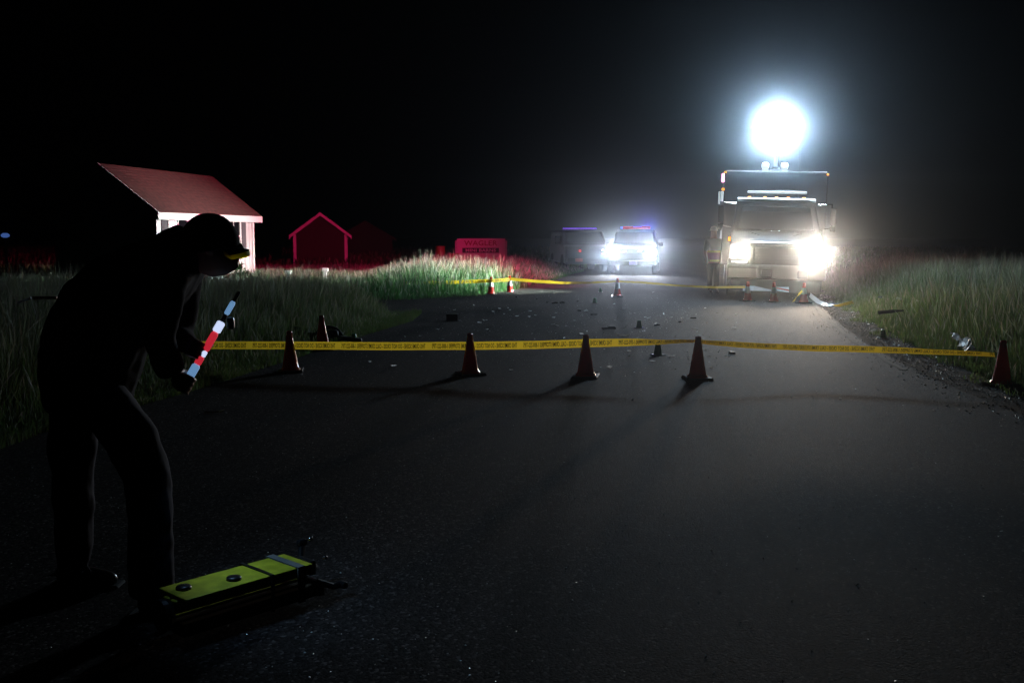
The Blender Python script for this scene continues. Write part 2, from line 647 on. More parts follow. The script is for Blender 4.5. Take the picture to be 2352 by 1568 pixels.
def h_L2(x, y):
    far = vint([(p[1], p[0]) for p in drive_far + [left_far[0]]], x)
    e = np.where(y > 31.3, vint(left_far, np.maximum(y, 31.3)), 1e3)
    d = np.minimum(y - far, e - x)
    cl = clump(x, y, .8)
    return .12 + .82 * np.clip(d / 2.2, 0, 1) ** .8 * (.8 + .25 * cl) * np.clip(1.15 - (y - 28) * .03, .5, 1) * np.clip((x + 6) / 3.5, .45, 1)


def smp_R(n):
    y = rng.uniform(7, 34, n * 3) ; x = rng.uniform(4, 22, n * 3)
    e = vint(right_edge, y) + .48 + .16 * np.sin(y * 2.3) + .1 * np.sin(y * 5.1)
    ok = (x > e) & (x < .62 * y + 1.6)
    return np.stack([x[ok], y[ok]], 1)[:n]


def h_R(x, y):
    e = vint(right_edge, y) + .45
    d = np.clip(x - e, 0, None)
    return .07 + .88 * np.clip((d - .1) / 2.2, 0, 1) ** .75 * (.8 + .3 * clump(x, y))


def smp_far(n):
    y = rng.uniform(21, 110, n * 3); x = rng.uniform(-75, 75, n * 3)
    inroad = (x > vint(left_edge + left_far, y) - .3) & (x < vint(right_edge, y) + .9)
    indrive = (y < 27.3)
    near = ((x > -14) & (x < 5) & (y < 44)) | ((x > 4) & (x < .62 * y + 1.6) & (y < 34))
    ok = (~inroad) & (~near) & (~(indrive & (x < 0))) & (np.abs(x) < .6 * y + 4)
    ok &= ~((x > -14.5) & (x < -8.6) & (y > 28.6) & (y < 38.6))
    return np.stack([x[ok], y[ok]], 1)[:n]


def smp_low(n):
    y = rng.uniform(5, 20, n); s = rng.random(n) < .5
    xl = vint(left_edge, np.minimum(y, 18.3)) - np.abs(rng.normal(0, .25, n)) - .02
    xr = vint(right_edge, y) + .6 + np.abs(rng.normal(0, .35, n))
    return np.stack([np.where(s, xl, xr), y], 1)



# ------------------------------------------------------------------ traffic cones
def make_cone(label, collar=True, H=.457):
    t = thing('traffic_cone', label, 'traffic cone', group='traffic cones holding the tape')
    bm = bmesh.new()
    bx(bm, (0, 0, .014), (.27, .27, .026), bevel=.006)
    for sx in (-1, 1):
        for sy in (-1, 1):
            bx(bm, (sx * .115, sy * .115, .004), (.05, .05, .008))
    obj('cone_base', bm, M_cone_base, t)
    def R(z): return .095 - (.095 - .026) * (z - .027) / (H - .027)
    bm = bmesh.new()
    prof = [(.112, .0275), (.11, .036), (.097, .045)] + [(R(z) - .0006, z) for z in np.linspace(.06, H - .03, 8)] + \
           [(R(H - .025) + .004, H - .028), (R(H) + .003, H - .004), (.021, H), (.017, H - .002), (.015, H - .09)]
    lathe(bm, prof, 28, cap=False)
    obj('cone_body', bm, M_cone, t, smooth=True)
    if collar:
        bm = bmesh.new()
        lathe(bm, [(R(z) + .002, z) for z in np.linspace(H * .44, H * .76, 5)], 28, cap=False)
        obj('reflective_collar', bm, M_collar, t, smooth=True)
    return t


def cone_at(src, px, py, label, rz=0.0, tilt=(0, 0)):
    p = G(px, py, .012)
    q = dup(src, p, label=label, rot=(tilt[0], tilt[1], rz))
    return q


cone_plain = make_cone('dark red traffic cone at the grass edge, first under the yellow tape', collar=False)
p = G(668, 853, .012)
cone_plain.location = p; cone_plain.rotation_euler = (0, math.radians(-1), .15)
near = [p.copy()]
for px, py, lb, rz in [(1080, 860, 'dark traffic cone with a bright lit edge, second along the near tape', .4),
                       (1345, 866, 'dark traffic cone standing near the middle of the road under the near tape', -.2),
                       (1602, 870, 'dark traffic cone where the near tape twists and bends, beside a small green marker', .1),
                       (2300, 884, 'dark traffic cone on the grass holding the knotted end of the near tape', .5)]:
    q = cone_at(cone_plain, px, py, lb, rz)
    near.append(q.location.copy())
cone_at(cone_plain, 742, 803, 'traffic cone with bright serrated edge behind the near tape beside the wreckage', .3, (0, math.radians(-2)))
cone_col = make_cone('orange cone with white collar, lower of the pair in front of the bright green grass')
cone_col.location = G(1128, 676, .012)
far = [cone_col.location.copy()]
for px, py, lb, rz in [(1171, 673, 'orange cone with white collar at the drive corner where the far tape bends', .2),
                       (1418, 681, 'orange cone with white collar alone on the road before the parked headlights', 0),
                       (1717, 692, 'orange cone with white collar below the dim headlight of the truck', .3),
                       (1777, 694, 'orange cone with white collar in front of the middle of the truck bumper', .1),
                       (1846, 696, 'orange cone with white collar below the glaring headlight beside the grass', .5)]:
    q = cone_at(cone_col, px, py, lb, rz)
    far.append(q.location.copy())

# small green marker cones
def make_marker():
    t = thing('marker_cone', 'green marker cone standing alone on the bright part of the road', 'evidence marker',
              group='small green evidence markers')
    bm = bmesh.new()
    bx(bm, (0, 0, .004), (.12, .12, .007), bevel=.002)
    obj('marker_foot', bm, mat('marker_foot', (.5, .52, .45), .3), t)
    bm = bmesh.new()
    lathe(bm, [(.046, .008), (.044, .02), (.03, .105), (.028, .112), (.02, .114)], 18)
    obj('marker_body', bm, M_green, t, smooth=True)
    return t


mk = make_marker()
mk.location = G(1379, 671, .012)
mk['label'] = 'bright green marker cone farther up the road, next to the lone orange cone'
for px, py, lb, rz, s in [(1366, 696, 'bright green marker cone a step nearer than the one by the lone orange cone', .3, 1.05),
                          (1468, 753, 'dark green marker cone among the pale shards on the road', .2, 1.1),
                          (1511, 815, 'dark green marker cone just below the near tape between two cones', .5, 1.2),
                          (2028, 776, 'dark marker cone on the gravel shoulder at the grass edge', .2, 1.1),
                          (813, 785, 'small marker cone with one bright edge at the end of the wreckage', .4, 1.05)]:
    dup(mk, G(px, py, .012), rz, lb, scale=s)
t = thing('marker_box', 'small black box with a white end panel lying on the road', 'box', G(1038, 736, .012), .1)
obj('box_body', box((0, 0, .06), (.2, .14, .12), bevel=.006), M_black, t)
obj('end_panel', box((.112, -.02, .062), (.012, .15, .118), bevel=.003), M_white_pl, t)
obj('flap', box((.125, -.04, .006), (.05, .08, .006)), M_white_pl, t)


# ------------------------------------------------------------------ tape
LINE = 'THIS CRIME SCENE - DO NOT CROSS - CALL CRIME STOPPERS 1-800-222-TIPS'
txt_src = text_mesh(LINE, .05, spacing=1.05, bold=.0011)
tv = np.array([v.co[:] for v in txt_src.vertices])
tx0, tx1 = tv[:, 0].min(), tv[:, 0].max()
ty0, ty1 = tv[:, 1].min(), tv[:, 1].max()
tfaces = [list(pg.vertices) for pg in txt_src.polygons]


def ribbon(name, label, pts, width, group, letters=True, m=None, cat='barrier tape', phase=0.0):
    """pts: (centre, tilt from upright in rad). A thin strip hung edge on through the points"""
    P = [Vector(p) for p, a in pts]; A = [a for p, a in pts]
    S = [0.0]
    for a, b in zip(P, P[1:]): S.append(S[-1] + (b - a).length)
    def ev(s):
        s = min(max(s, 0), S[-1])
        for i in range(len(S) - 1):
            if s <= S[i + 1] or i == len(S) - 2:
                t = (s - S[i]) / max(1e-6, S[i + 1] - S[i])
                d = (P[i + 1] - P[i]).normalized()
                c = P[i].lerp(P[i + 1], t)
                a = A[i] + (A[i + 1] - A[i]) * t
                up = Vector((0, 0, 1)); up = (up - d * up.dot(d)).normalized()
                side = d.cross(up)
                wv = up * math.cos(a) + side * math.sin(a)
                return c, wv, wv.cross(d)
    t = thing(name, label, cat, P[0], group=group)
    bm = bmesh.new()
    n = max(6, int(S[-1] / .08)); prev = None
    for k in range(n + 1):
        c, wv, nn = ev(S[-1] * k / n)
        c = c - P[0] + nn * .002 * math.sin(k * .9)
        ring = [bm.verts.new(c + wv * (width * f)) for f in (-.5, 0, .5)]
        if prev:
            for q in range(2): bm.faces.new((prev[q], prev[q + 1], ring[q + 1], ring[q]))
        prev = ring
    obj('tape_strip', bm, m or M_tape, t, smooth=True)
    if letters:
        per = 1.03
        sx = (per * .93) / (tx1 - tx0); sy = (width * .6) / (ty1 - ty0)
        vs, fs, k = [], [], 0
        s0 = -phase
        while s0 < S[-1]:
            sv = s0 + (tx1 - tv[:, 0]) * sx            # printed on the far side: reads mirrored from here
            for (s, y) in zip(sv, tv[:, 1]):
                c, wv, nn = ev(s)
                if nn.y > 0: nn = -nn
                vs.append(tuple(c - P[0] + wv * ((y - (ty0 + ty1) / 2) * sy) + nn * .004))
            for f in tfaces:
                if all(0 < sv[i] < S[-1] for i in f): fs.append([i + k for i in f])
            k += len(tv); s0 += per
        me = bpy.data.meshes.new('lettering')
        me.from_pydata(vs, [], fs)
        link('lettering', me, M_ink, t)['kind'] = 'stuff'
    return t


tz = .36
n0, n1, n2, n3, n4 = near
def on(c, px, py, dy=.0):          # point on the tape line: the sight line met at the depth of the cone row
    return U(px, py, c.y + dy)
seg1 = [(on(n0, 440, 792, .05), 0), (on(n0, 560, 793, .07), 0), (on(n0, 672, 793, .08), 0), (on(n1, 900, 795, .09), 0),
        (on(n1, 1083, 794, .08), 0), (on(n2, 1230, 792, .08), -.05), (on(n2, 1345, 788, .08), -.12), (on(n2, 1450, 786, .05), -.5),
        (on(n3, 1530, 785, .08), -1.15), (on(n3, 1600, 783, .07), -1.35)]
ribbon('barrier_tape', 'near yellow crime scene tape with mirrored lettering running from the bent person across the road', seg1, .088,
       'yellow crime scene tapes', phase=.35)
seg2 = [(on(n3, 1603, 784, .07), -1.2), (on(n3, 1700, 792, .03), -.9), (U(1850, 799, n4.y + .6), -.8), (U(2000, 802, n4.y + .4), -.75),
        (U(2150, 808, n4.y + .1), -1.0), (U(2285, 814, n4.y - .05), -1.15)]
ribbon('barrier_tape', 'near yellow tape stretch turned almost edge-on, ending at the cone on the grass', seg2, .085, 'yellow crime scene tapes', phase=.1)
f0, f1, f2, f3, f4, f5 = far
seg3 = [(U(925, 650, f0.y + .5), -.3), (U(1010, 649, f0.y + .3), 0), (U(1128, 645, f0.y - .09), 0), (U(1171, 642, f1.y - .07), 0)]
ribbon('barrier_tape', 'far yellow tape running out of the bright green grass to the cone pair', seg3, .085, 'yellow crime scene tapes', phase=.5)
seg4 = [(U(1172, 641, f1.y - .07), 0), (U(1230, 646, f1.y), -.2), (U(1300, 650, f1.y), -.7), (U(1360, 649, f2.y), -.9), (U(1416, 646, f2.y + .06), -1.1),
        (U(1480, 649, f2.y + .05), -.9), (U(1560, 656, f2.y), -1.1), (U(1640, 660, f3.y), -.9), (U(1712, 659, f3.y + .06), -.8)]
ribbon('barrier_tape', 'far yellow tape sagging from the drive corner across the road to the truck', seg4, .08, 'yellow crime scene tapes', letters=False)
seg5 = [(U(1843, 668, f5.y - .1), -.4), (U(1832, 678, f5.y - .15), -.6), (U(1822, 693, f5.y - .3), -1.2)]
ribbon('barrier_tape', 'short yellow tape tail hanging from the cone under the glaring headlight', seg5, .07, 'yellow crime scene tapes', letters=False)
seg6 = [(U(1860, 677, f5.y), -.3), (U(1868, 684, f5.y - .3), -.6), (U(1880, 693, f5.y - .8), -.9), (G(1896, 700, .05), -1.2)]
ribbon('barrier_tape', 'gleaming white stretch of tape sloping from the last cone down to the grass', seg6, .1, 'yellow crime scene tapes',
       letters=False, m=M_foil)
seg7 = [(G(1896, 700, .06), -1.2), (U(1925, 702, 21.6), -1.0), (U(1960, 694, 22.3), -.6)]
ribbon('barrier_tape', 'yellow tape end trailing away into the grass beside the shoulder', seg7, .08, 'yellow crime scene tapes', letters=False)
t = thing('plastic_banner', 'white and red plastic banner hung between two cones below the truck bumper', 'banner', f3)
pa = [(U(1707, 656, f3.y + .09), U(1706, 668, f3.y + .09)), (U(1733, 656.5, f3.y + .1), U(1730, 667.5, f3.y + .1)),
      (U(1775, 666, f4.y + .09), U(1775, 669, f4.y + .09)), (U(1783, 659, f4.y + .09), U(1783, 668, f4.y + .09)),
      (U(1812, 659, f4.y + .12), U(1812, 671, f4.y + .12))]
bm = bmesh.new(); bm2 = bmesh.new()
for i in range(len(pa) - 1):
    a, b = pa[i]; c, d = pa[i + 1]
    bm.faces.new([bm.verts.new(v - f3) for v in (a, b, d, c)])
obj('banner_sheet', bm, M_white_pl, t)
a, b = pa[3]; c, d = pa[4]
o = Vector((0, -.004, 0))
bm2.faces.new([bm2.verts.new(v - f3 + o) for v in (a.lerp(b, .1), a.lerp(b, .42), c.lerp(d, .8), c.lerp(d, .5))])
obj('red_stripe', bm2, M_red_pl, t)

# ------------------------------------------------------------------ debris on the road
def flake(name, m, seed):
    """a thin torn flake of plastic, curled up off the road"""
    r = random.Random(seed)
    bm = bmesh.new()
    k = r.randint(5, 7)
    c = bm.verts.new((0, 0, .06))
    ring = [bm.verts.new((math.cos(a) * r.uniform(.55, 1), math.sin(a) * r.uniform(.3, .6), r.uniform(.02, .5))) for a in np.linspace(0, 2 * PI, k + 1)[:-1]]
    for i in range(k): bm.faces.new((c, ring[i], ring[(i + 1) % k]))
    me = bpy.data.meshes.new(name)
    bm.to_mesh(me); bm.free()
    me.materials.append(m)
    return me


def shard(name, m, s, seed, flat=.25):
    r = random.Random(seed)
    bm = bmesh.new()
    k = r.randint(4, 6)
    ang = sorted(r.uniform(0, 2 * PI) for _ in range(k))
    top = [bm.verts.new((math.cos(a) * s * r.uniform(.5, 1), math.sin(a) * s * r.uniform(.35, .9), s * flat * r.uniform(.7, 1.3))) for a in ang]
    bot = [bm.verts.new((v.co.x * 1.05, v.co.y * 1.05, 0)) for v in top]
    bm.faces.new(top); bm.faces.new(bot[::-1])
    for i in range(k):
        bm.faces.new((bot[i], bot[(i + 1) % k], top[(i + 1) % k], top[i]))
    bmesh.ops.recalc_face_normals(bm, faces=bm.faces)
    me = bpy.data.meshes.new(name)
    bm.to_mesh(me); bm.free()
    me.materials.append(m)
    return me


M_pale = mat('pale_fragment', (.9, .91, .92), .35, transl=.5)
pale_meshes = [flake('debris_shard', M_pale, i) for i in range(6)]
dark_meshes = [shard('dark_fragment', M_black, 1.0, 20 + i, .3) for i in range(4)]
A5 = [(45, 545), (185, 635), (305, 690), (550, 612), (663, 437), (778, 490), (855, 553), (905, 545), (1185, 575), (1070, 610), (1355, 597),
      (1545, 615), (1640, 563), (1075, 823), (585, 945), (840, 1015), (268, 800), (55, 848), (320, 518), (1635, 738), (1670, 770),
      (2125, 570), (2105, 730), (675, 632), (1035, 595), (2090, 875), (1765, 985), (1930, 995), (600, 1205), (1830, 1200), (1120, 1125),
      (1310, 1063), (1345, 1068), (1380, 1062), (1440, 1080), (1550, 1068), (2000, 1060), (2050, 1068), (1810, 1065), (1890, 1088)]
B5 = [(1080, 485), (1520, 515), (1540, 545), (1327, 563), (1470, 595), (1637, 627), (1790, 635), (1805, 558), (1875, 612), (1967, 567),
      (2140, 585), (2110, 643), (1205, 680), (1240, 675), (1150, 708), (2100, 732), (2155, 747), (620, 797), (190, 890), (380, 878), (293, 582),
      (830, 543), (1828, 850), (1250, 797), (2250, 908), (682, 917), (1410, 530)]
spots = [(1285 + x / 5.246, 615.6 + y / 5.246) for x, y in A5] + [(896.6 + x / 5.621, 615.6 + y / 5.621) for x, y in B5]
spots += [(1320, 965), (1296, 1062), (850, 832), (905, 842), (1090, 790), (1175, 850), (1008, 918), (520, 948), (2340, 958), (1930, 915),
          (2090, 812), (2145, 942), (2300, 1220), (1360, 1130), (1080, 640), (1930, 1020), (1955, 812), (2030, 862), (1620, 708), (1500, 672)]
for i, (px, py) in enumerate(spots):
    me = pale_meshes[i % 6]
    g = G(px, py, .013)
    o = link('debris_shard', me)
    o.location = g
    s = random.uniform(.03, .062) * (1 if py > 700 else 1.25) * (.3 if py > 850 else 1)
    o.scale = (s, s, s); o.rotation_euler = (0, 0, random.random() * 6.28)
    tag(o, 'small pale shard among the debris strewn on the road', 'debris', 'pale shards strewn on the road')
darks = [(235, 512), (250, 517), (415, 565), (440, 560), (20, 417), (220, 403), (1475, 653), (1615, 605), (1160, 690), (2085, 1030)]
dspots = [(1285 + x / 5.246, 615.6 + y / 5.246) for x, y in darks] + \
         [(896.6 + x / 5.621, 615.6 + y / 5.621) for x, y in [(1650, 377), (2045, 252), (2100, 315), (1890, 403), (2040, 445), (2140, 450), (2210, 450), (2100, 460)]]
for i, (px, py) in enumerate(dspots):
    o = link('dark_fragment', dark_meshes[i % 4])
    o.location = G(px, py, .013)
    s = random.uniform(.04, .075)
    o.scale = (s * 1.3, s, s); o.rotation_euler = (0, 0, random.random() * .6 - .3)
    tag(o, 'small black broken fragment lying on the road', 'debris', 'dark fragments on the road')
bm = bmesh.new()
bx(bm, (0, 0, .02), (.24, .07, .03), bevel=.01); bx(bm, (.05, .02, .04), (.12, .05, .02), bevel=.006)
tag(obj('flat_debris', bm, M_black, None, G(1398, 756, .012)), 'long flat black panel lying on the road before the near tape', 'debris')
bm = bmesh.new()
tube(bm, [(-.09, .03, .03), (-.03, 0, .01), (.05, 0, .012), (.1, .01, .02)], [.008, .014, .012, .005], 6)
tag(obj('bent_strip', bm, M_pale, None, G(1429, 772, .012)), 'curved white strip lying on the road above the near tape', 'debris')
bm = bmesh.new()
tube(bm, [(-.07, 0, .01), (.0, .0, .008), (.05, .01, .01), (.08, .06, .012)], .006, 6)
tag(obj('straw_piece', bm, mat('straw', (.5, .42, .2), .7), None, G(488, 948, .012)), 'bent straw lying on the dark asphalt beside the bent person', 'straw')
for px, py, s, lb in [(1910, 706, .05, 'white crumpled scrap at the foot of the trailing tape end'),
                      (2021, 684, .045, 'lone white glinting scrap high in the grass near the truck'),
                      (2064, 688, .06, 'bigger white scrap caught in the grass, next to the lone glint'),
                      (2107, 692, .04, 'bluish glinting scrap in the dim grass'),
                      (2155, 690, .06, 'orange tinted glinting strip in the dim grass')]:
    g = U(px, py, 19.5)
    o = link('scrap', shard('scrap', M_foil, 1.0, int(px), .8))
    o.location = g; o.scale = (s * 1.3, s, s * .8)
    tag(o, lb, 'litter')
bm = bmesh.new()
r = random.Random(3)
prev = None
n_ = 22
for k in range(n_ + 1):
    f = k / n_
    c = U(2186, 764, 12.9).lerp(U(2236, 806, 11.9), f)
    wd_ = (.012 if f < .12 else .035 if f < .3 else .016 if f < .42 else .065 - .05 * max(0, f - .8) / .2)
    off = Vector((r.gauss(0, .008), r.gauss(0, .03), r.gauss(0, .008)))
    a_ = bm.verts.new(c + off + Vector((wd_ * .6, r.gauss(0, .03), wd_ * .8)))
    b_ = bm.verts.new(c + off + Vector((0, r.gauss(0, .04), 0)))
    c_ = bm.verts.new(c + off - Vector((wd_ * .6, r.gauss(0, .03), wd_ * .8)))
    if prev:
        bm.faces.new((prev[0], prev[1], b_, a_)); bm.faces.new((prev[1], prev[2], c_, b_))
    prev = (a_, b_, c_)
sheet = obj('plastic_sheet', bm, M_foil)
tag(sheet, 'long crumpled strip of shiny white plastic caught in the roadside grass', 'plastic sheet')
bm = bmesh.new()
tube(bm, [(-.25, 0, .03), (0, .04, .05), (.2, .08, .06)], [.032, .028, .012], 8)
tag(obj('branch', bm, M_wreck, None, U(2052, 722, 17.2)), 'short dark log lying in the lit grass beyond the shoulder', 'log')

# wreckage by the left cones
wp = G(738, 786, .012)
t = thing('wreckage', 'dark low heap of wreckage lying at the grass edge behind the first cones', 'wreckage', wp, .05)
bm = bmesh.new()
for cx, r0, yy in ((-.38, .19, .0), (.1, .2, .03)):
    pts = [(cx + r0 * math.cos(a), yy + .04 * math.sin(a), .02 + r0 * .95 * math.sin(a)) for a in np.linspace(0, PI, 13)]
    tube(bm, pts, .028, 8)
obj('wheel_arch', bm, M_tyre, t, smooth=True)
bm = bmesh.new()
bx(bm, (-.15, .03, .1), (.75, .16, .1), bevel=.03); bx(bm, (-.36, .02, .1), (.25, .15, .14), bevel=.04); bx(bm, (.12, .02, .1), (.26, .15, .15), bevel=.04)
bx(bm, (.38, .0, .05), (.4, .12, .06), Quaternion((0, 1, 0), .15), bevel=.02)
obj('broken_body', bm, M_wreck, t)
bm = bmesh.new()
tube(bm, [(-.4, -.02, .16), (-.55, -.05, .17), (-.75, -.05, .12)], .006, 6)
obj('bent_rod', bm, M_chrome, t)
bm = bmesh.new()
tube(bm, [(.2, -.1, .0), (.2, -.1, .09)], .006, 6)
obj('upright_pin', bm, M_chrome, t)

# little reflectors over the grass on the far left
bm = bmesh.new(); bx(bm, (0, 0, 0), (.22, .02, .03), bevel=.005)
tag(obj('tape_scrap', bm, mat('pinkish_tape', (.8, .5, .3), .3), None, U(103, 684, 9.2)), 'pale tape scrap glinting in the grass behind the person', 'tape scrap')
bm = bmesh.new(); bx(bm, (0, 0, 0), (.13, .02, .018), Quaternion((0, 1, 0), -.35), bevel=.004)
tag(obj('tape_scrap', bm, M_white_pl, None, U(56, 690, 9.0)), 'faint white tape scrap at the edge of the picture in the grass', 'tape scrap')

# ------------------------------------------------------------------ buildings
def barn(name, label, origin, ang, W, L, hw, hr, wall_m, trim_m, over=.28, boards=True, shingles=True):
    """origin: ground corner of the gable end nearest the road; gable end along -x, length away"""
    t = thing(name, label, 'shed', origin, -ang)
    bmw = bmesh.new()                              # gable shell
    prof = [(-W, 0), (0, 0), (0, hw), (-W / 2, hr), (-W, hw)]
    a = [bmw.verts.new((x, .02, z)) for x, z in prof]; b = [bmw.verts.new((x, L - .02, z)) for x, z in prof]
    bmw.faces.new(a); bmw.faces.new(b[::-1])
    for i in range(5):
        bmw.faces.new((a[i], b[i], b[(i + 1) % 5], a[(i + 1) % 5]))
    bmesh.ops.recalc_face_normals(bmw, faces=bmw.faces)
    wall = obj('wall', bmw, wall_m, t)
    if boards:
        me = bpy.data.meshes.new('board'); bmb = box((0, 0, 0), (.018, .285, 1)); bmb.to_mesh(me); bmb.free(); me.materials.append(wall_m)
        n = int(L / .3)
        for i in range(n):
            y = (i + .5) * L / n
            o = bpy.data.objects.new('board', me); C.objects.link(o); o.parent = wall
            o.location = (.0115, y, hw / 2); o.scale = (1, 1, hw - .02)
        me2 = bpy.data.meshes.new('board'); bmb = box((0, 0, 0), (.285, .018, 1)); bmb.to_mesh(me2); bmb.free(); me2.materials.append(wall_m)
        n = int(W / .3)
        for i in range(n):
            x = -(i + .5) * W / n
            hgt = hw + (hr - hw) * (1 - abs(x + W / 2) / (W / 2)) - .09
            o = bpy.data.objects.new('board', me2); C.objects.link(o); o.parent = wall
            o.location = (x, .0085, hgt / 2); o.scale = (1, 1, hgt)
    # roof slopes
    dz = (hr - hw); sl = dz / (W / 2)
    th = .07
    bmr = bmesh.new()
    for s in (0, 1):
        xe = over if s == 0 else -W - over
        xr = -W / 2
        ze = hw - over * sl; zr = hr
        q = []
        for y in (-over, L + over):
            q.append([bmr.verts.new((xe, y, ze + .02)), bmr.verts.new((xe, y, ze + .02 + th)), bmr.verts.new((xr, y, zr + .02 + th)), bmr.verts.new((xr, y, zr + .02))])
        A, B = q
        bmr.faces.new(A); bmr.faces.new(B[::-1])
        for i in range(4): bmr.faces.new((A[i], B[i], B[(i + 1) % 4], A[(i + 1) % 4]))
    bmesh.ops.recalc_face_normals(bmr, faces=bmr.faces)
    roof = obj('roof', bmr, M_shingle, t)
    if shingles:
        vs, fs, k = [], [], 0
        for s in (0, 1):
            run = math.hypot(W / 2 + over, (W / 2 + over) * sl)
            nr = int(run / .14)
            for i in range(nr):
                u0, u1 = i / nr, min(1, (i + 1.12) / nr)
                y = -over - random.random() * .3
                while y < L + over:
                    y1 = y + random.uniform(.26, .34)
                    ya, yb = max(y + .006, -over), min(y1, L + over)
                    if yb - ya > .03:
                        def P(u, yy, lift):
                            xx = (over - (W / 2 + over) * u) if s == 0 else (-W - over + (W / 2 + over) * u)
                            zz = hw - over * sl + (W / 2 + over) * u * sl + .02 + th + lift
                            return (xx, yy, zz)
                        l = random.uniform(.012, .02)
                        vs += [P(u0, ya, l), P(u0, yb, l), P(u1, yb, .004), P(u1, ya, .004), P(u0, ya, .001), P(u0, yb, .001)]
                        fs += [(k, k + 1, k + 2, k + 3), (k, k + 4, k + 5, k + 1)]
                        k += 6
                    y = y1
        me = bpy.data.meshes.new('shingle'); me.from_pydata(vs, [], fs)
        sh_o = link('shingles', me, M_shingle, roof); sh_o['kind'] = 'stuff'
    # trim: fascia along the eaves, rake boards, corner posts
    for s in (0, 1):
        xe = over + .012 if s == 0 else -W - over - .012
        obj('fascia', box((xe, L / 2, hw - over * sl - .02), (.024, L + 2 * over + .04, .2)), trim_m, t)
    for s in (0, 1):
        bm = bmesh.new()
        xe = over + .02 if s == 0 else -W - over - .02
        xr = -W / 2
        ze = hw - over * sl; zr = hr
        y = -over - .02
        d = .17
        a = [bm.verts.new((xe, y, ze + .1)), bm.verts.new((xr, y, zr + .1)), bm.verts.new((xr, y, zr + .1 - d)), bm.verts.new((xe, y, ze + .1 - d))]
        b = [bm.verts.new((v.co.x, v.co.y + .03, v.co.z)) for v in a]
        bm.faces.new(a); bm.faces.new(b[::-1])
        for i in range(4): bm.faces.new((a[i], b[i], b[(i + 1) % 4], a[(i + 1) % 4]))
        bmesh.ops.recalc_face_normals(bm, faces=bm.faces)
        obj('rake_board', bm, trim_m, t)
    for x, y in ((.018, .045), (.018, L - .045), (-W - .012, .045)):
        bm = bmesh.new()
        bx(bm, (x + (.004 if x > 0 else 0), y, hw / 2 - .01), (.05, .13, hw - .03))
        obj('corner_board', bm, trim_m, t)
    for x in (-.045, -W + .045):
        obj('corner_board', box((x, -.012, hw / 2 - .01), (.13, .022, hw - .03)), trim_m, t)
    return t, wall


def barn_window(t, y, zc, w_, h_, blind=False, x=.0225):
    f = bmesh.new()
    for dy in (-1, 1):
        bx(f, (x + .012, y + dy * (w_ / 2 + .04), zc), (.045, .08, h_ + .16))
    for dz in (-1, 1):
        bx(f, (x + .012, y, zc + dz * (h_ / 2 + .04)), (.043, w_ - .002, .08))
    win = obj('window', f, M_white_trim, t)
    obj('glass_pane', box((x, y, zc), (.01, w_, h_)), M_glass_dark, win)
    b = bmesh.new()
    bx(b, (x + .014, y, zc), (.016, w_, .035)); bx(b, (x + .0145, y, zc), (.014, .03, h_))
    obj('glazing_bar', b, M_white_trim, win)
    if blind:
        obj('blind', box((x + .0065, y - w_ * .26, zc + .02), (.004, w_ * .42, h_ * .86)), M_blind, win)
    for dy in (-1, 1):
        bmS = bmesh.new()
        yy = y + dy * (w_ / 2 + .27)
        bx(bmS, (x + .012, yy, zc - .02), (.03, .3, h_ + .2))
        n = 12
        for i in range(n):
            bx(bmS, (x + .03, yy, zc - .02 - (h_ + .1) / 2 + (i + .5) * (h_ + .1) / n), (.012, .24, (h_ + .1) / n * .6))
        obj('shutter', bmS, M_shutter, win)


ha = math.radians(12)
hp = Vector((-9.83, 28.4, 0))
house, hwall = barn('garden_shed', 'white board shed with red-lit shingle roof and shuttered windows, behind the bent person', hp, ha, 3.1, 5.9, 2.25, 3.42,
                    M_white_wood, M_white_trim, over=.22)
barn_window(house, 1.15, 1.52, .95, 1.15, blind=True)
barn_window(house, 4.5, 1.52, .8, 1.15)
d = bmesh.new()
bx(d, (.03, 2.8, 1.0), (.05, .9, 2.0)); bx(d, (.06, 2.8, 1.5), (.012, .66, .7)); bx(d, (.06, 2.8, .55), (.012, .66, .8))
dd = obj('door', d, M_white_trim, house)
obj('door_handle', box((.075, 3.15, 1.0), (.03, .1, .03), bevel=.005), M_chrome, dd)

sp = U(790, 598, 52); sp.z = 0
shed, _ = barn('gable_shed', 'dark shed with its pale gable trim lit magenta, standing alone in the field', (sp.x + .15, 52, 0), -.2, 2.6, 4.5, 1.62, 2.6,
               M_barn_red, M_white_trim, over=.22, shingles=False)
s3, _ = barn('far_shed', 'barely visible peaked shed to one side of the magenta trimmed one', (U(900, 560, 70).x, 70, 0), -.2, 3.6, 5, 1.4, 2.45, M_barn_red, M_barn_red,
             boards=False, shingles=False)
s4, _ = barn('far_shed', 'barely visible dark shed just past the end of the white shed', (U(645, 560, 62).x, 62, 0), -.25, 3.0, 5, 1.5, 2.15, M_barn_red, M_barn_red,
             boards=False, shingles=False)

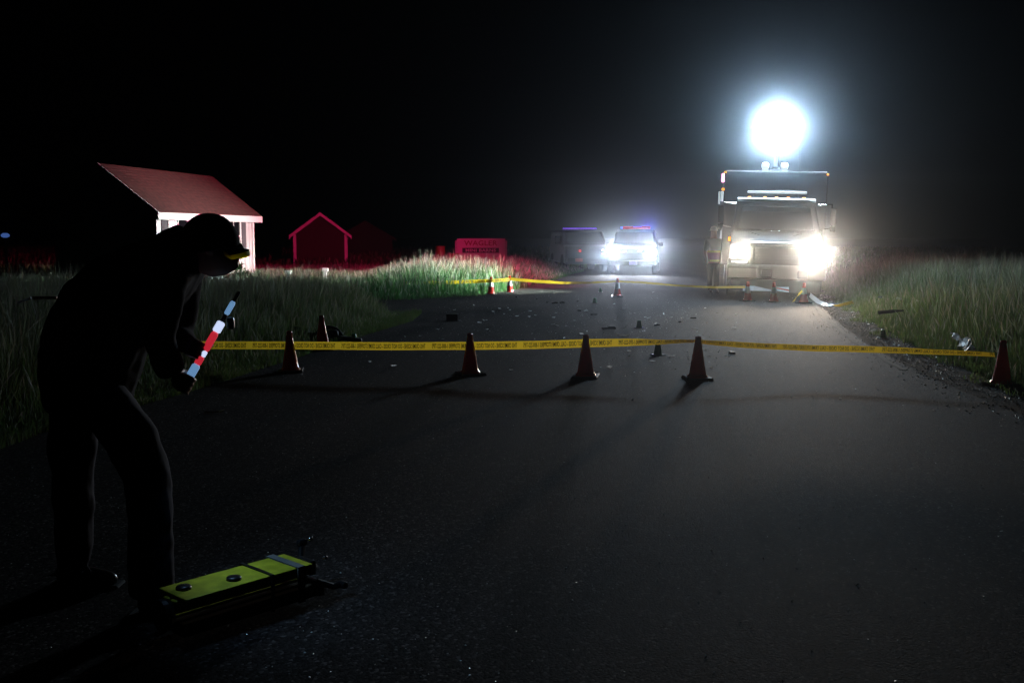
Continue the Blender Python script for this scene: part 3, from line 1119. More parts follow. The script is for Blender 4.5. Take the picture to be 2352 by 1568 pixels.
# pale flowering shrub under the white shed and small posts
def leafy(name, label, c, R, n, m, s, zs=1.0, cat='shrub'):
    t = thing(name, label, cat, c)
    vs, fs = [], []
    for k in range(n):
        d = rng.normal(size=3); d /= np.linalg.norm(d)
        p = d * R * rng.uniform(.4, 1) ** .5 * (1 + .35 * math.sin(d[0] * 5) * math.cos(d[2] * 4)); p[2] = abs(p[2]) * zs
        a = rng.normal(size=3) * s; b = rng.normal(size=3) * s
        vs += [tuple(p - a), tuple(p + b), tuple(p + a), tuple(p - b)]
        fs.append((4 * k, 4 * k + 1, 4 * k + 2, 4 * k + 3))
    me = bpy.data.meshes.new('foliage'); me.from_pydata(vs, [], fs)
    link('foliage', me, m, t)
    bm = bmesh.new()
    for q in range(4):
        tube(bm, [(0, 0, 0), (random.gauss(0, .1), random.gauss(0, .1), R * .4), (random.gauss(0, R * .4), random.gauss(0, R * .4), R * .8)], [.02, .014, .006], 5)
    obj('stem', bm, M_wood_edge, t)
    return t


M_leafdark = mat('dark_leaf', (.03, .07, .025), .6, transl=.3)
M_leafpale = mat('pale_blossom', (.45, .47, .5), .6, transl=.3)
g = U(505, 640, 27); g.z = 0
leafy('blossom_shrub', 'pale blossoming shrub under the chin of the bent person', (g.x, 27, 0), .52, 420, M_leafpale, .035, 1.1)
g = U(560, 640, 29)
leafy('shrub', 'small dark green shrub at the foot of the white shed corner', (g.x, 29.2, 0), .5, 400, M_leafdark, .045, 1.3)
for px, py, dep, hh, lb in [(662, 628, 27.5, .62, 'short white post by the shed corner in the grass'),
                            (747, 622, 29, .62, 'dim white post sunk in the grass tops below the magenta shed')]:
    g = U(px, py, dep)
    t = thing('marker_post', lb, 'post', (g.x, dep, 0))
    obj('post', box((0, 0, g.z / 2), (.09, .09, g.z), bevel=.01), M_white_wood, t)
    obj('post_cap', box((0, 0, g.z + .03), (.17, .17, .1), bevel=.02), M_white_trim, t)
for px, dep, h0, lb in [(1011, 44, 1.0, 'dim orange barrel in the dark grass left of the barn sign'), (1042, 40, .75, 'dim orange barrel half sunk in grass at the barn sign foot'),
                        (218, 60, 1.9, 'faint orange barrel on a stand at the far end of the dark field')]:
    g = U(px, 560, dep)
    t = thing('orange_barrel', lb, 'barrel', (g.x, dep, h0 - .9))
    bm = bmesh.new()
    lathe(bm, [(.28, 0), (.28, .1), (.25, .12), (.24, .5), (.22, .52), (.2, .98), (.16, 1.0)], 14)
    obj('barrel_body', bm, M_orange if px > 300 else E_reddim, t)
    bm = bmesh.new(); lathe(bm, [(.3, -.05), (.3, 0)], 14)
    obj('barrel_foot', bm, M_black, t)
    if px < 300:
        t['label'] = 'faint orange lit barrel lamp at the far end of the dark field'
        obj('stand', box((0, 0, -.5), (.1, .1, .98)), M_black, t)
bm = bmesh.new(); lathe(bm, [(.05, -.06), (.11, -.03), (.12, .02), (.06, .07)], 12)
g = U(12, 541, 30)
t = thing('blue_lamp', 'small dim blue lamp at the edge of the dark field', 'lamp', (g.x, 30, 0))
obj('lamp_globe', bm, E_bluedim, t, (0, 0, g.z))
obj('lamp_pole', box((0, 0, g.z / 2 - .05), (.05, .05, g.z - .1)), M_black, t)

# barn sign
sg = U(1105, 560, 50)
pxm = F / 50
t = thing('barn_sign', 'white sign board reading WAGLER MINI BARNS above the bright grass', 'sign', (sg.x, 50, 0))
zt = U(1105, 547.5, 50).z
Wd, Hd = 110 / pxm, 1.1
obj('sign_board', box((0, 0, zt - Hd / 2), (Wd, .05, Hd), bevel=.006), M_sign, t)
obj('name_plate', box((-.02, -.034, zt - .58), (1.78, .016, .24), bevel=.01), M_sign_black, t)
for body, size, zz, mm, sc, y in [('WAGLER', .34, zt - .24, M_sign_red, 1.12, -.03), ('MINI BARNS', .2, zt - .585, M_sign, 1.32, -.048)]:
    me = text_mesh(body, size, .003, 1.05, bold=.006)
    v = np.array([q.co[:] for q in me.vertices])
    for q in me.vertices: q.co = Vector((q.co.x * sc, -q.co.z, q.co.y))
    link('lettering', me, mm, t, (-.02, y, zz))
for dx in (-Wd / 2 - .05, Wd / 2 + .05):
    obj('sign_post', box((dx, .03, (zt - .1) / 2), (.09, .09, zt - .1), bevel=.01), M_white_wood, t)


# ------------------------------------------------------------------ the command truck
YR = math.radians(11)
TP = Vector((6.30, 24.6, 0))
truck = thing('light_truck', 'dark box truck with lit floodlight mast and one glaring headlight facing the tape', 'truck', TP, -YR,
              rot=(0, math.radians(1.6), -YR + 0.0))
# local frame: x across, y away from the camera, z up; bumper front at y = 0
bm = bmesh.new()
prism(bm, [(1.95, .75), (1.95, 3.14), (6.9, 3.14), (6.9, .75)], -1.29, 1.29)
bevel_all(bm, .03)
bodyb = obj('cargo_box', bm, M_box_dark, truck)
obj('roof_rim', box((0, 1.925, 3.155), (2.5, .05, .03), bevel=.008), M_white_trim, bodyb)
bm = bmesh.new()
prism(bm, [(.12, .55), (.1, 1.25), (.2, 1.42), (.75, 1.62), (1.25, 2.3), (1.42, 2.42), (1.94, 2.44), (1.94, .55)], -1.08, 1.08,
      inset=lambda z: 0.0 if z < 1.5 else (z - 1.5) * .13)
bevel_all(bm, .05)
cabo = obj('cab', bm, M_cab, truck, smooth=False)
bm = bmesh.new()
a = [(-.9, .81, 1.66), (.9, .81, 1.66), (.82, 1.215, 2.22), (-.82, 1.215, 2.22)]
vs = [bm.verts.new((x, y - .035, z + .02)) for x, y, z in a]
bm.faces.new(vs)
r = bmesh.ops.extrude_face_region(bm, geom=bm.faces[:])
for v in [g_ for g_ in r['geom'] if isinstance(g_, bmesh.types.BMVert)]: v.co.y += .02
bmesh.ops.recalc_face_normals(bm, faces=bm.faces)
obj('windshield', bm, M_glass_dark, truck)
# pale dash/wiper shapes under the windshield
bm = bmesh.new()
pts = [(x, .70 + .12 * (x / .9) ** 2, 1.60 + .035 * math.cos(x * 3.2)) for x in np.linspace(-.86, .86, 15)]
tube(bm, pts, .013, 6)
obj('cowl_trim', bm, M_chrome, truck)
bm = bmesh.new()
tube(bm, [(-.62, .6, 1.6), (-.3, .45, 1.50)], .012, 6); tube(bm, [(.62, .6, 1.6), (.3, .45, 1.50)], .012, 6)
obj('wiper', bm, M_black, truck)
bm = bmesh.new()
prism(bm, [(.13, 1.36), (.66, 1.585), (.66, 1.55), (.13, 1.33)], -.62, .62)
for v in bm.verts:
    v.co.z += .03 * (1 - (v.co.x / .62) ** 2)
obj('hood_scoop', bm, mat('silver_hood', (.7, .7, .72), .25, metal=.3), truck)
bm = bmesh.new()
bx(bm, (0, .085, 1.0), (1.05, .05, .48), bevel=.02)
for i in range(6): bx(bm, (0, .05, .82 + i * .075), (1.0, .03, .02))
obj('grille', bm, M_black, truck)
bm = bmesh.new()
bx(bm, (0, -.08, .66), (2.3, .22, .34), bevel=.04)
bum = obj('bumper', bm, M_bumper, truck)
obj('bumper_slot', box((-.22, -.195, .62), (.26, .02, .2), bevel=.03), M_black, bum)
obj('bumper_slot', box((.62, -.195, .62), (.26, .02, .2), bevel=.03), M_black, bum)
obj('bumper_panel', box((-.78, -.196, .62), (.66, .015, .22), bevel=.01), M_white_trim, bum)
obj('bumper_strip', box((0, -.197, .5), (2.2, .012, .02)), M_chrome, bum)
obj('marker_lamp', box((-.86, -.2, .885), (.36, .04, .025), bevel=.005), E_white, bum)
obj('air_dam', box((0, .2, .33), (2.1, .4, .3), bevel=.03), M_black, truck)
for sx, mt, r0 in ((-1, E_head_dim, .13), (1, E_head, .17)):
    bm = bmesh.new()
    lathe(bm, [(.02, 0), (r0 * .7, .012), (r0, .045), (r0 * .98, .07)], 20)
    bmesh.ops.rotate(bm, cent=(0, 0, 0), matrix=Matrix.Rotation(PI / 2, 3, 'X'), verts=bm.verts)
    bmesh.ops.rotate(bm, cent=(0, 0, 0), matrix=Matrix.Rotation(PI, 3, 'Z'), verts=bm.verts)
    h = obj('headlight', bm, mt, truck, (sx * .86, .04, 1.13), smooth=True)
    bm = bmesh.new()
    bx(bm, (0, .1, 0), (.5, .08, .36), bevel=.03)
    obj('headlight_housing', bm, M_black, h)
obj('turn_signal', box((-1.12, .1, 1.42), (.05, .06, .1), bevel=.01), E_amber, truck)
# visor, light bar, clearance lamps
bm = bmesh.new()
prism(bm, [(1.02, 2.36), (1.05, 2.42), (1.45, 2.47), (1.45, 2.42)], -.94, .94)
obj('cab_visor', bm, M_white_trim, truck)
obj('light_bar', box((0, 1.15, 2.60), (1.42, .16, .05), bevel=.012), E_led, truck)
for sx in (-.55, .55):
    obj('bar_bracket', box((sx, 1.18, 2.52), (.04, .06, .12)), M_black, truck)
for x in (-.66, -.28, 0, .28, .66):
    obj('clearance_lamp', box((x, 1.2, 2.475), (.075, .06, .03), bevel=.01), E_amber, truck)
obj('clearance_lamp', box((-1.27, 1.9, 3.12), (.05, .05, .04), bevel=.01), E_amber, truck)
obj('clearance_lamp', box((1.27, 1.9, 3.10), (.05, .05, .04), bevel=.01), E_amber, truck)
st = obj('side_strobe', box((-1.325, 2.02, 2.98), (.07, .14, .22), bevel=.02), E_pink, truck)
obj('clearance_lamp', box((-1.31, 1.9, 2.68), (.07, .06, .06), bevel=.015), E_amber, truck)
# mirrors, grab rails
for sx in (-1, 1):
    bm = bmesh.new()
    tube(bm, [(sx * 1.0, .95, 2.3), (sx * 1.3, .8, 2.32), (sx * 1.32, .8, 1.75), (sx * 1.05, .9, 1.7)], .016, 6)
    arm = obj('mirror_arm', bm, M_chrome, truck)
    obj('mirror', box((sx * 1.34, .8, 2.02), (.14, .07, .42), bevel=.02), M_chrome if sx < 0 else M_black, arm)
    obj('mirror', box((sx * 1.34, .8, 1.72), (.13, .07, .13), bevel=.02), M_chrome if sx < 0 else M_black, arm)
bm = bmesh.new()
bx(bm, (-1.33, 1.85, 2.5), (.06, .04, .25), bevel=.01); bx(bm, (-1.4, 1.85, 2.46), (.035, .04, .32), bevel=.01)
obj('scene_lamp', bm, E_led, truck)
bm = bmesh.new()
tube(bm, [(-1.33, 1.86, 2.28), (-1.33, 1.86, 1.62)], .022, 8)
obj('grab_rail', bm, M_chrome, truck)
for sx in (-1, 1):
    for y in (.85, 5.4):
        bm = bmesh.new()
        lathe(bm, [(.25, -.13), (.42, -.13), (.47, -.09), (.47, .09), (.42, .13), (.25, .13)], 28)
        bmesh.ops.rotate(bm, cent=(0, 0, 0), matrix=Matrix.Rotation(PI / 2, 3, 'Y'), verts=bm.verts)
        wh = obj('wheel', bm, M_tyre, truck, (sx * 1.0, y, .485))
        bm = bmesh.new()
        lathe(bm, [(.25, -.135), (.2, -.08), (.06, -.06), (.05, -.12), (.02, -.12)], 20)
        bmesh.ops.rotate(bm, cent=(0, 0, 0), matrix=Matrix.Rotation(-sx * PI / 2 if sx > 0 else PI / 2, 3, 'Y'), verts=bm.verts)
        obj('rim', bm, M_rim, wh)
obj('chassis', box((0, 3.6, .62), (1.1, 6.2, .22)), M_black, truck)
# mast: base lamps, pole, head
bm = bmesh.new()
tube(bm, [(0, 2.35, 3.14), (0, 2.35, 3.95)], .05, 12)
mast = obj('mast', bm, mat('white_mast', (.75, .78, .8), .4), truck)
bm = bmesh.new(); lathe(bm, [(.2, 3.14), (.2, 3.2), (.1, 3.24), (.08, 3.3)], 16, (0, 2.35, 0))
obj('mast_foot', bm, M_dark_metal, mast)
for sx in (-1, 1):
    bm = bmesh.new()
    bx(bm, (sx * .24 - .02, 2.3, 3.33), (.18, .16, .17), bevel=.05)
    l = obj('base_lamp', bm, mat('lit_glass', (1, 1, 1), emit=(.85, .95, 1), estr=2.2), truck)
    obj('lamp_bracket', box((sx * .24 - .02, 2.3, 3.2), (.16, .1, .09)), M_white_trim, l)
obj('mast_crossbar', box((0, 2.38, 4.06), (.8, .06, .06)), M_dark_metal, mast)
obj('mast_crossbar', box((0, 2.38, 4.42), (.8, .06, .06)), M_dark_metal, mast)
obj('mast_crossbar', box((0, 2.38, 4.24), (1.1, .05, .05)), M_dark_metal, mast)
obj('mast_upright', box((0, 2.42, 4.18), (.07, .06, .56)), M_dark_metal, mast)
for zz, row in ((4.06, (-.28, 0, .28)), (4.42, (-.28, 0, .28)), (4.24, (-.46, -.15, .15, .46))):
    for xx in row:
        bm = bmesh.new(); lathe(bm, [(.06, -.09), (.12, -.06), (.15, .0), (.152, .03), (.14, .03)], 20)
        bmesh.ops.rotate(bm, cent=(0, 0, 0), matrix=Matrix.Rotation(PI / 2 + .2, 3, 'X'), verts=bm.verts)
        ff = obj('floodlight', bm, M_dark_metal, truck, (xx, 2.28, zz), smooth=True)
        bm = bmesh.new(); lathe(bm, [(.138, .0), (.138, .025), (.08, .04), (.01, .045)], 20)
        bmesh.ops.rotate(bm, cent=(0, 0, 0), matrix=Matrix.Rotation(PI / 2 + .2, 3, 'X'), verts=bm.verts)
        obj('lens', bm, E_mast, ff)
bm = bmesh.new(); tube(bm, [(.62, 2.6, 3.14), (.6, 2.6, 3.95)], .006, 5)
obj('antenna', bm, M_black, truck)

# lamps of the truck
TR = Matrix.Translation(TP) @ Matrix.Rotation(-YR, 4, 'Z') @ Matrix.Rotation(math.radians(1.6), 4, 'Y')
def TL(x, y, z): return TR @ Vector((x, y, z))
lamp('floodlight_lamp', 'SPOT', TL(0, 2.1, 4.25), P_MAST, (.60, .82, 1), target=(.5, 6, 0), size=.55, angle=math.radians(172), blend=.4)
lamp('floodlight_lamp', 'SPOT', TL(-.5, 2.1, 4.3), P_LEFT, (.60, .74, 1), target=(-9.5, 31, 2.6), size=.2, angle=math.radians(36), blend=.7)
lamp('floodlight_lamp', 'SPOT', TL(.5, 2.1, 4.3), 3500, (.74, .86, 1), target=(14, 26, 0), size=.2, angle=math.radians(95), blend=.7)
lamp('headlight_lamp', 'SPOT', TL(.86, -.1, 1.13), P_HEAD, (1, .80, .62), target=TL(.0, -20, .75), size=.16, angle=math.radians(58), blend=1)
lamp('headlight_lamp', 'SPOT', TL(-.86, -.1, 1.13), P_HEAD2, (1, .80, .58), target=TL(-1.2, -20, .6), size=.16, angle=math.radians(58), blend=1)
lamp('scene_lamp_light', 'SPOT', TL(-1.5, 1.85, 2.5), P_SIDE, (.8, 1, .9), target=(-2.2, 28.8, .6), size=.08, angle=math.radians(44), blend=.8)
lamp('strobe_lamp', 'SPOT', TL(-1.75, 2.05, 2.98), P_RED, (1, .02, .16), target=(-10, 40, 3.8), size=.06, angle=math.radians(80), blend=.5)


lamp('strobe_lamp', 'SPOT', TL(1.4, 3.2, 2.9), 1500, (1, .09, .05), target=(10.5, 31, .8), size=.06, angle=math.radians(60), blend=.6)  # unseen strobe, added on this side to redden the grass beyond
obj('side_strobe', box((1.325, 3.2, 2.98), (.07, .14, .22), bevel=.02), E_red, truck)  # added housing for the strobe above

# ------------------------------------------------------------------ vehicles behind
def make_suv(label):
    t = thing('police_car', label, 'police car')
    bm = bmesh.new()
    prism(bm, [(0, .35), (-.02, .85), (.12, 1.02), (1.15, 1.12), (4.75, 1.15), (4.85, .9), (4.85, .4)], -.97, .97)
    bevel_all(bm, .06)
    obj('car_body', bm, M_carbody, t)
    bm = bmesh.new()
    prism(bm, [(1.1, 1.1), (1.85, 1.68), (2.3, 1.78), (4.1, 1.78), (4.7, 1.15)], -.93, .93, inset=lambda z: max(0, (z - 1.1)) * .24)
    bevel_all(bm, .04)
    obj('cabin', bm, M_carbody, t)
    bm = bmesh.new()
    f = bm.faces.new([bm.verts.new(v) for v in ((-.8, 1.17, 1.19), (.8, 1.17, 1.19), (.7, 1.78, 1.65), (-.7, 1.78, 1.65))])
    for v in bm.verts: v.co.y -= .03; v.co.z += .02
    obj('windshield', bm, M_glass_dark, t)
    bm = bmesh.new()
    for sx in (-1, 1):
        for y0, y1 in ((2.05, 2.95), (3.05, 3.9)):
            bm.faces.new([bm.verts.new(v) for v in ((sx * .935, y0 - .25, 1.2), (sx * .93, y1, 1.2), (sx * .85, y1 - .05, 1.62), (sx * .85, y0 + .1, 1.62))])
    obj('side_glass', bm, M_glass_dark, t)
    bm = bmesh.new()
    bx(bm, (0, -.04, .72), (1.0, .05, .26), bevel=.02)
    for i in range(4): bx(bm, (0, -.07, .64 + i * .06), (.95, .02, .014))
    obj('grille', bm, M_black, t)
    obj('bumper', box((0, -.06, .45), (1.86, .16, .2), bevel=.04), M_black, t)
    obj('number_plate', box((.05, -.15, .45), (.32, .012, .16), bevel=.003), mat('plate', (.5, .45, .7), .4, emit=(.5, .45, .75), estr=.25), t)
    for sx in (-1, 1):
        h = obj('headlight', box((sx * .75, -.05, .86), (.36, .08, .25), bevel=.04), E_cool, t)
        obj('mirror', box((sx * 1.08, 1.4, 1.18), (.2, .1, .16), bevel=.03), M_carbody, t)
        obj('grille_strobe', box((sx * .3, -.085, .92), (.15, .02, .03), bevel=.004), E_white, t)
        for y in (.95, 3.85):
            bm = bmesh.new()
            lathe(bm, [(.22, -.11), (.35, -.11), (.38, -.08), (.38, .08), (.35, .11), (.22, .11)], 22)
            bmesh.ops.rotate(bm, cent=(0, 0, 0), matrix=Matrix.Rotation(PI / 2, 3, 'Y'), verts=bm.verts)
            wh = obj('wheel', bm, M_tyre, t, (sx * .87, y, .385))
            bm = bmesh.new(); lathe(bm, [(.22, -.07), (.22, .07)], 16)
            bmesh.ops.rotate(bm, cent=(0, 0, 0), matrix=Matrix.Rotation(PI / 2, 3, 'Y'), verts=bm.verts)
            obj('rim', bm, M_rim, wh)
    return t


cp = U(1452, 600, 41)
car = make_suv('dark police car with two glaring white headlights, facing us up the road')
car.location = (cp.x, 41, 0); car.rotation_euler = (0, 0, -.17)
b = obj('light_bar', box((.05, 2.1, 1.86), (1.15, .25, .1), bevel=.03), E_reddim, car)
obj('blue_lens', box((-.56, 1.97, 1.86), (.1, .03, .07), bevel=.01), E_blue, b)
obj('red_lens', box((.15, 1.965, 1.84), (.8, .02, .03), bevel=.005), mat('red_lens_glow', (1, .1, .1), emit=(.9, .12, .2), estr=.45), b)
obj('violet_lens', box((.1, 1.965, 1.9), (.35, .02, .015), bevel=.003), E_violet, b)
car2 = thing('patrol_van', 'dark van parked askew with a long violet roof light bar, beside the police car', 'van', (U(1341, 600, 44).x, 44, 0), .12)
bm = bmesh.new()
prism(bm, [(-.9, .35), (-.92, .95), (-.7, 1.08), (-.2, 1.15), (.3, 1.72), (3.4, 1.76), (3.45, .4)], -.95, .95, inset=lambda z: max(0, z - 1.1) * .12)
bevel_all(bm, .06)
obj('car_body', bm, M_carbody, car2)
bm = bmesh.new()
bm.faces.new([bm.verts.new(v) for v in ((-.8, -.18, 1.24), (.8, -.18, 1.24), (.72, .22, 1.67), (-.72, .22, 1.67))])
obj('windshield', bm, M_glass_dark, car2)
for sx in (-1, 1):
    obj('side_glass', box((sx * .93, 1.2, 1.35), (.02, 1.5, .35), bevel=.004), M_glass_dark, car2)
    for y in (0, 2.7):
        bm = bmesh.new()
        lathe(bm, [(.1, -.11), (.35, -.11), (.38, -.08), (.38, .08), (.35, .11), (.1, .11)], 20)
        bmesh.ops.rotate(bm, cent=(0, 0, 0), matrix=Matrix.Rotation(PI / 2, 3, 'Y'), verts=bm.verts)
        obj('wheel', bm, M_tyre, car2, (sx * .85, y, .385))
vb = obj('light_bar', box((-.0, 1.2, 1.83), (1.2, .3, .07), bevel=.02), M_black, car2)
bm = bmesh.new()
a0 = Vector((-.93, .35, 1.80)); 
bx(bm, (0, .99, 1.84), (1.5, .02, .045), bevel=.005)
obj('violet_lens', bm, E_violet, vb)
obj('grille_strobe', box((-.35, -.95, .9), (.09, .03, .09), bevel=.02), E_red, car2)
obj('grille_strobe', box((.62, -.95, .93), (.12, .03, .05), bevel=.02), E_white, car2)
obj('grille_strobe', box((.66, -.95, .78), (.13, .03, .08), bevel=.02), E_red, car2)
obj('bumper', box((0, -.95, .5), (1.8, .12, .16), bevel=.03), M_black, car2)
obj('number_plate', box((-.4, -1.02, .52), (.3, .012, .14)), mat('red_plate', (.3, .05, .05), .4), car2)
cr = Matrix.Translation(car.location) @ Matrix.Rotation(-.17, 4, 'Z')
for sx in (-.75, .75):
    lamp('headlight_lamp', 'SPOT', cr @ Vector((sx, -.16, .88)), P_BACK, (.86, .9, 1), target=cr @ Vector((sx - .4, -20, .1)), size=.06, angle=math.radians(80), blend=.7)
lamp('roof_strobe_lamp', 'SPOT', cr @ Vector((.5, 1.9, 1.95)), P_BLUE, (.12, .12, 1), target=(4.5, 28, 0), size=.05, angle=math.radians(110), blend=.6)

# ------------------------------------------------------------------ people
def person_far(x, y):
    t = thing('person', 'person in pale shirt and red vest with orange bands standing beside the truck', 'person', (x, y, 0), .3)
    ch = [[((0, 0, .95), .13), ((0, 0, 1.15), .14), ((0, 0, 1.36), .13), ((0, 0, 1.47), .06), ((0, .0, 1.56), .085), ((0, 0, 1.66), .085), ((0, 0, 1.72), .05)],
          [((0, 0, .95), .13), ((.09, 0, .86), .09), ((.1, 0, .48), .065), ((.1, .01, .08), .045), ((.1, -.14, .04), .035)],
          [((0, 0, .95), .13), ((-.09, 0, .86), .09), ((-.1, -.03, .48), .065), ((-.1, .01, .08), .045), ((-.1, -.14, .04), .035)],
          [((0, 0, 1.36), .13), ((.19, 0, 1.38), .06), ((.25, 0, 1.1), .045), ((.24, -.1, .88), .035), ((.24, -.12, .78), .03)],
          [((0, 0, 1.36), .13), ((-.19, 0, 1.38), .06), ((-.25, 0, 1.1), .045), ((-.24, -.1, .88), .035), ((-.24, -.12, .78), .03)]]
    me = skin('body', ch)
    link('body', me, M_skin, t)
    me = skin('shirt', [[((0, 0, 1.0), .155), ((0, 0, 1.18), .165), ((0, 0, 1.38), .15), ((0, 0, 1.45), .09)],
                        [((0, 0, 1.38), .15), ((.19, 0, 1.39), .085), ((.25, 0, 1.1), .06)],
                        [((0, 0, 1.38), .15), ((-.19, 0, 1.39), .085), ((-.25, 0, 1.1), .06)]])
    link('shirt', me, mat('pale_shirt', (.42, .46, .43), .8), t)
    bm = bmesh.new()
    lathe(bm, [(.2, .8), (.205, .95), (.2, 1.12), (.185, 1.14)], 20, cap=False)
    for v in bm.verts: v.co.y *= .8
    vest = obj('vest', bm, mat('red_vest', (.55, .05, .04), .7), t, smooth=True)
    for z in (.84, 1.08):
        bm = bmesh.new(); lathe(bm, [(.212, z), (.214, z + .05)], 20, cap=False)
        for v in bm.verts: v.co.y *= .8
        obj('reflective_band', bm, mat('orange_band', (.8, .3, .03), .4), vest)
    me = skin('trousers', [[((0, 0, .93), .15), ((.09, 0, .84), .11), ((.1, 0, .48), .085), ((.1, 0, .1), .07)],
                           [((0, 0, .93), .15), ((-.09, 0, .84), .11), ((-.1, -.03, .48), .085), ((-.1, 0, .1), .07)]])
    link('trousers', me, M_trouser, t)
    bm = bmesh.new()
    lathe(bm, [(.14, 1.66), (.1, 1.665), (.098, 1.71), (.075, 1.76), (.02, 1.78)], 16)
    obj('helmet', bm, M_white_trim, t, smooth=True)
    return t


fp = U(1640, 600, 27.5)
person_far(fp.x - .02, 27.5)

# the bent person: joints placed in metres, feet on the asphalt
def Q(px, py, d): return U(px, py, d)
Z0 = .012
pel = Q(195, 880, 4.15)
chestp = Q(325, 668, 4.15)
neckb = Q(400, 600, 4.15)
head_c = Q(486, 563, 4.15)
near_hip = Q(215, 905, 4.06); far_hip = Q(175, 915, 4.24)
near_knee = Q(340, 1085, 4.0); near_ank = Q(345, 1395, 3.98)
far_knee = Q(168, 1110, 4.28); far_ank = Q(168, 1322, 4.32)
near_ank.z = max(near_ank.z, .09); far_ank.z = max(far_ank.z, .09)
sh_n = Q(385, 650, 3.98); el_n = Q(362, 785, 3.93); wr_n = Q(405, 872, 3.98)
sh_f = Q(425, 635, 4.30); el_f = Q(405, 765, 4.28); wr_f = Q(442, 800, 4.12)

P = thing('person', 'person in black clothes and cap bending over, gripping a striped pole', 'person', (pel.x, 4.15, Z0))
O = Vector(P.location)
def rel(ch): return [[(Vector(p) - O, r) for p, r in c] for c in ch]
ch_body = rel([
    [(pel, .13), (pel.lerp(chestp, .5), .12), (chestp, .13), (neckb, .09), (Q(440, 585, 4.15), .06), (Q(462, 572, 4.15), .065)],
    [(pel, .13), (near_hip, .1), (Q(300, 985, 4.02), .085), (near_knee, .065), (near_ank, .04), (near_ank + Vector((.10, -.01, -.05)), .035)],
    [(pel, .13), (far_hip, .1), (Q(168, 1010, 4.26), .085), (far_knee, .065), (far_ank, .04), (far_ank + Vector((.1, .0, -.05)), .035)],
    [(chestp, .13), (sh_n, .06), (el_n, .042), (wr_n, .03), (wr_n.lerp(Q(424, 880, 4.03), .45), .034)],
    [(chestp, .13), (sh_f, .06), (el_f, .042), (wr_f, .03), (wr_f.lerp(Q(458, 806, 4.075), .55), .034)],
])
bodym = skin('body', ch_body, 1)
# head with face, looking down and towards the pole
bm = bmesh.new()
bmesh.ops.create_uvsphere(bm, u_segments=40, v_segments=28, radius=1)
for v in bm.verts:
    x, y, z = v.co                       # x forward (face), y sideways, z up
    fx = x * .098; fy = y * .076; fz = z * (.118 if z > 0 else .128)
    if z < 0:
        fy *= 1 + .26 * z; fx *= 1 - .10 * z; fx += -.018 * z if x > 0 else 0
    if x > 0:
        fx -= .012 * max(0, 1 - abs(z - .12) / .12) * max(0, 1 - abs(abs(y) - .36) / .22)       # eye sockets
        fx += .030 * max(0, 1 - abs(z + .18) / .24) * max(0, 1 - abs(y) / .2)                # nose
        fx += .008 * max(0, 1 - abs(z + .52) / .12) * max(0, 1 - abs(y) / .4)                # lips
        fx += .016 * max(0, 1 - abs(z + .82) / .16) * max(0, 1 - abs(y) / .45)               # chin
        fx += .007 * max(0, 1 - abs(z - .3) / .1) * max(0, 1 - abs(y) / .6)                  # brow
    v.co = (fx, fy, fz)
for sy in (-1, 1):
    r = bmesh.ops.create_uvsphere(bm, u_segments=12, v_segments=8, radius=1)
    bmesh.ops.transform(bm, matrix=Matrix.Translation((-.005, sy * .078, -.005)) @ Matrix.Diagonal((.02, .012, .033, 1)), verts=r['verts'])
tiltM = Matrix.Rotation(math.radians(-9), 4, 'Y') @ Matrix.Rotation(math.radians(10), 4, 'Z')
HM = Matrix.Translation(head_c - O) @ tiltM
bmesh.ops.transform(bm, matrix=HM, verts=bm.verts)
headm = bpy.data.meshes.new('head'); bm.to_mesh(headm); bm.free()

# the pole they hold, and the hands closed round it
pole_a = Q(420, 892, 4.02); pole_b = Q(545, 678, 4.14)
ax = (pole_b - pole_a).normalized()


def hand(c, axis, back, up_side, s=1.0):
    """palm beside the shaft at c, four fingers curled round it and a thumb against them"""
    axis = axis.normalized(); back = (back - axis * back.dot(axis)).normalized(); nn = axis.cross(back)
    R = .024
    chs = []
    for k in range(4):
        off = axis * ((k - 1.5) * .020)
        l = [1.0, 1.1, 1.03, .85][k]
        kn = c + off + back * (R + .012)
        p1 = c + off + (back * .45 + nn * 1.0).normalized() * (R + .014)
        p2 = c + off + (-back * .55 + nn * .9).normalized() * (R + .008) * (.9 + .1 * l)
        p3 = c + off + (-back * 1 - nn * .35).normalized() * (R + .004) * l
        root = c + off * .6 + back * (R + .02) - nn * .02
        chs.append([(root, .010), (kn + nn * .004, .0100), (p1, .0092), (p2, .0085), (p3, .0075)])
    palm = [(c + back * (R + .014) - nn * .03 - axis * .025, .014), (c + back * (R + .012) - nn * .012, .022), (c + back * (R + .012) - nn * .012 + axis * .024, .017),
            (c + back * (R + .012) - nn * .004 + axis * .03, .012)]
    th = [(c + back * (R + .008) - nn * .02 + axis * .03, .012), (c - nn * (R + .012) + axis * .042, .0105), (c - back * (R + .004) - nn * .012 + axis * .045, .009)]
    ms = [skin('f', [[(p - O, r) for p, r in cc]], 1) for cc in chs + [palm, th]]
    return ms


hm1 = hand(Q(458, 806, 4.075), ax, wr_f - Q(458, 806, 4.075), 1)
hm2 = hand(Q(424, 880, 4.03), ax, wr_n - Q(424, 872, 4.03) + Vector((-.02, -.03, 0)), 1)
fullm = fuse('body', [bodym, headm] + hm1 + hm2, .0055)
bm = bmesh.new(); bm.from_mesh(fullm)
seen = set(); drop = []
for v0 in bm.verts:
    if v0 in seen: continue
    st_, isl = [v0], []
    seen.add(v0)
    while st_:
        v = st_.pop(); isl.append(v)
        for e in v.link_edges:
            u = e.other_vert(v)
            if u not in seen: seen.add(u); st_.append(u)
    if len(isl) < 160: drop += isl
bmesh.ops.delete(bm, geom=drop, context='VERTS')
bm.to_mesh(fullm); bm.free()
for pg in fullm.polygons: pg.use_smooth = True
link('body', fullm, M_skin, P)

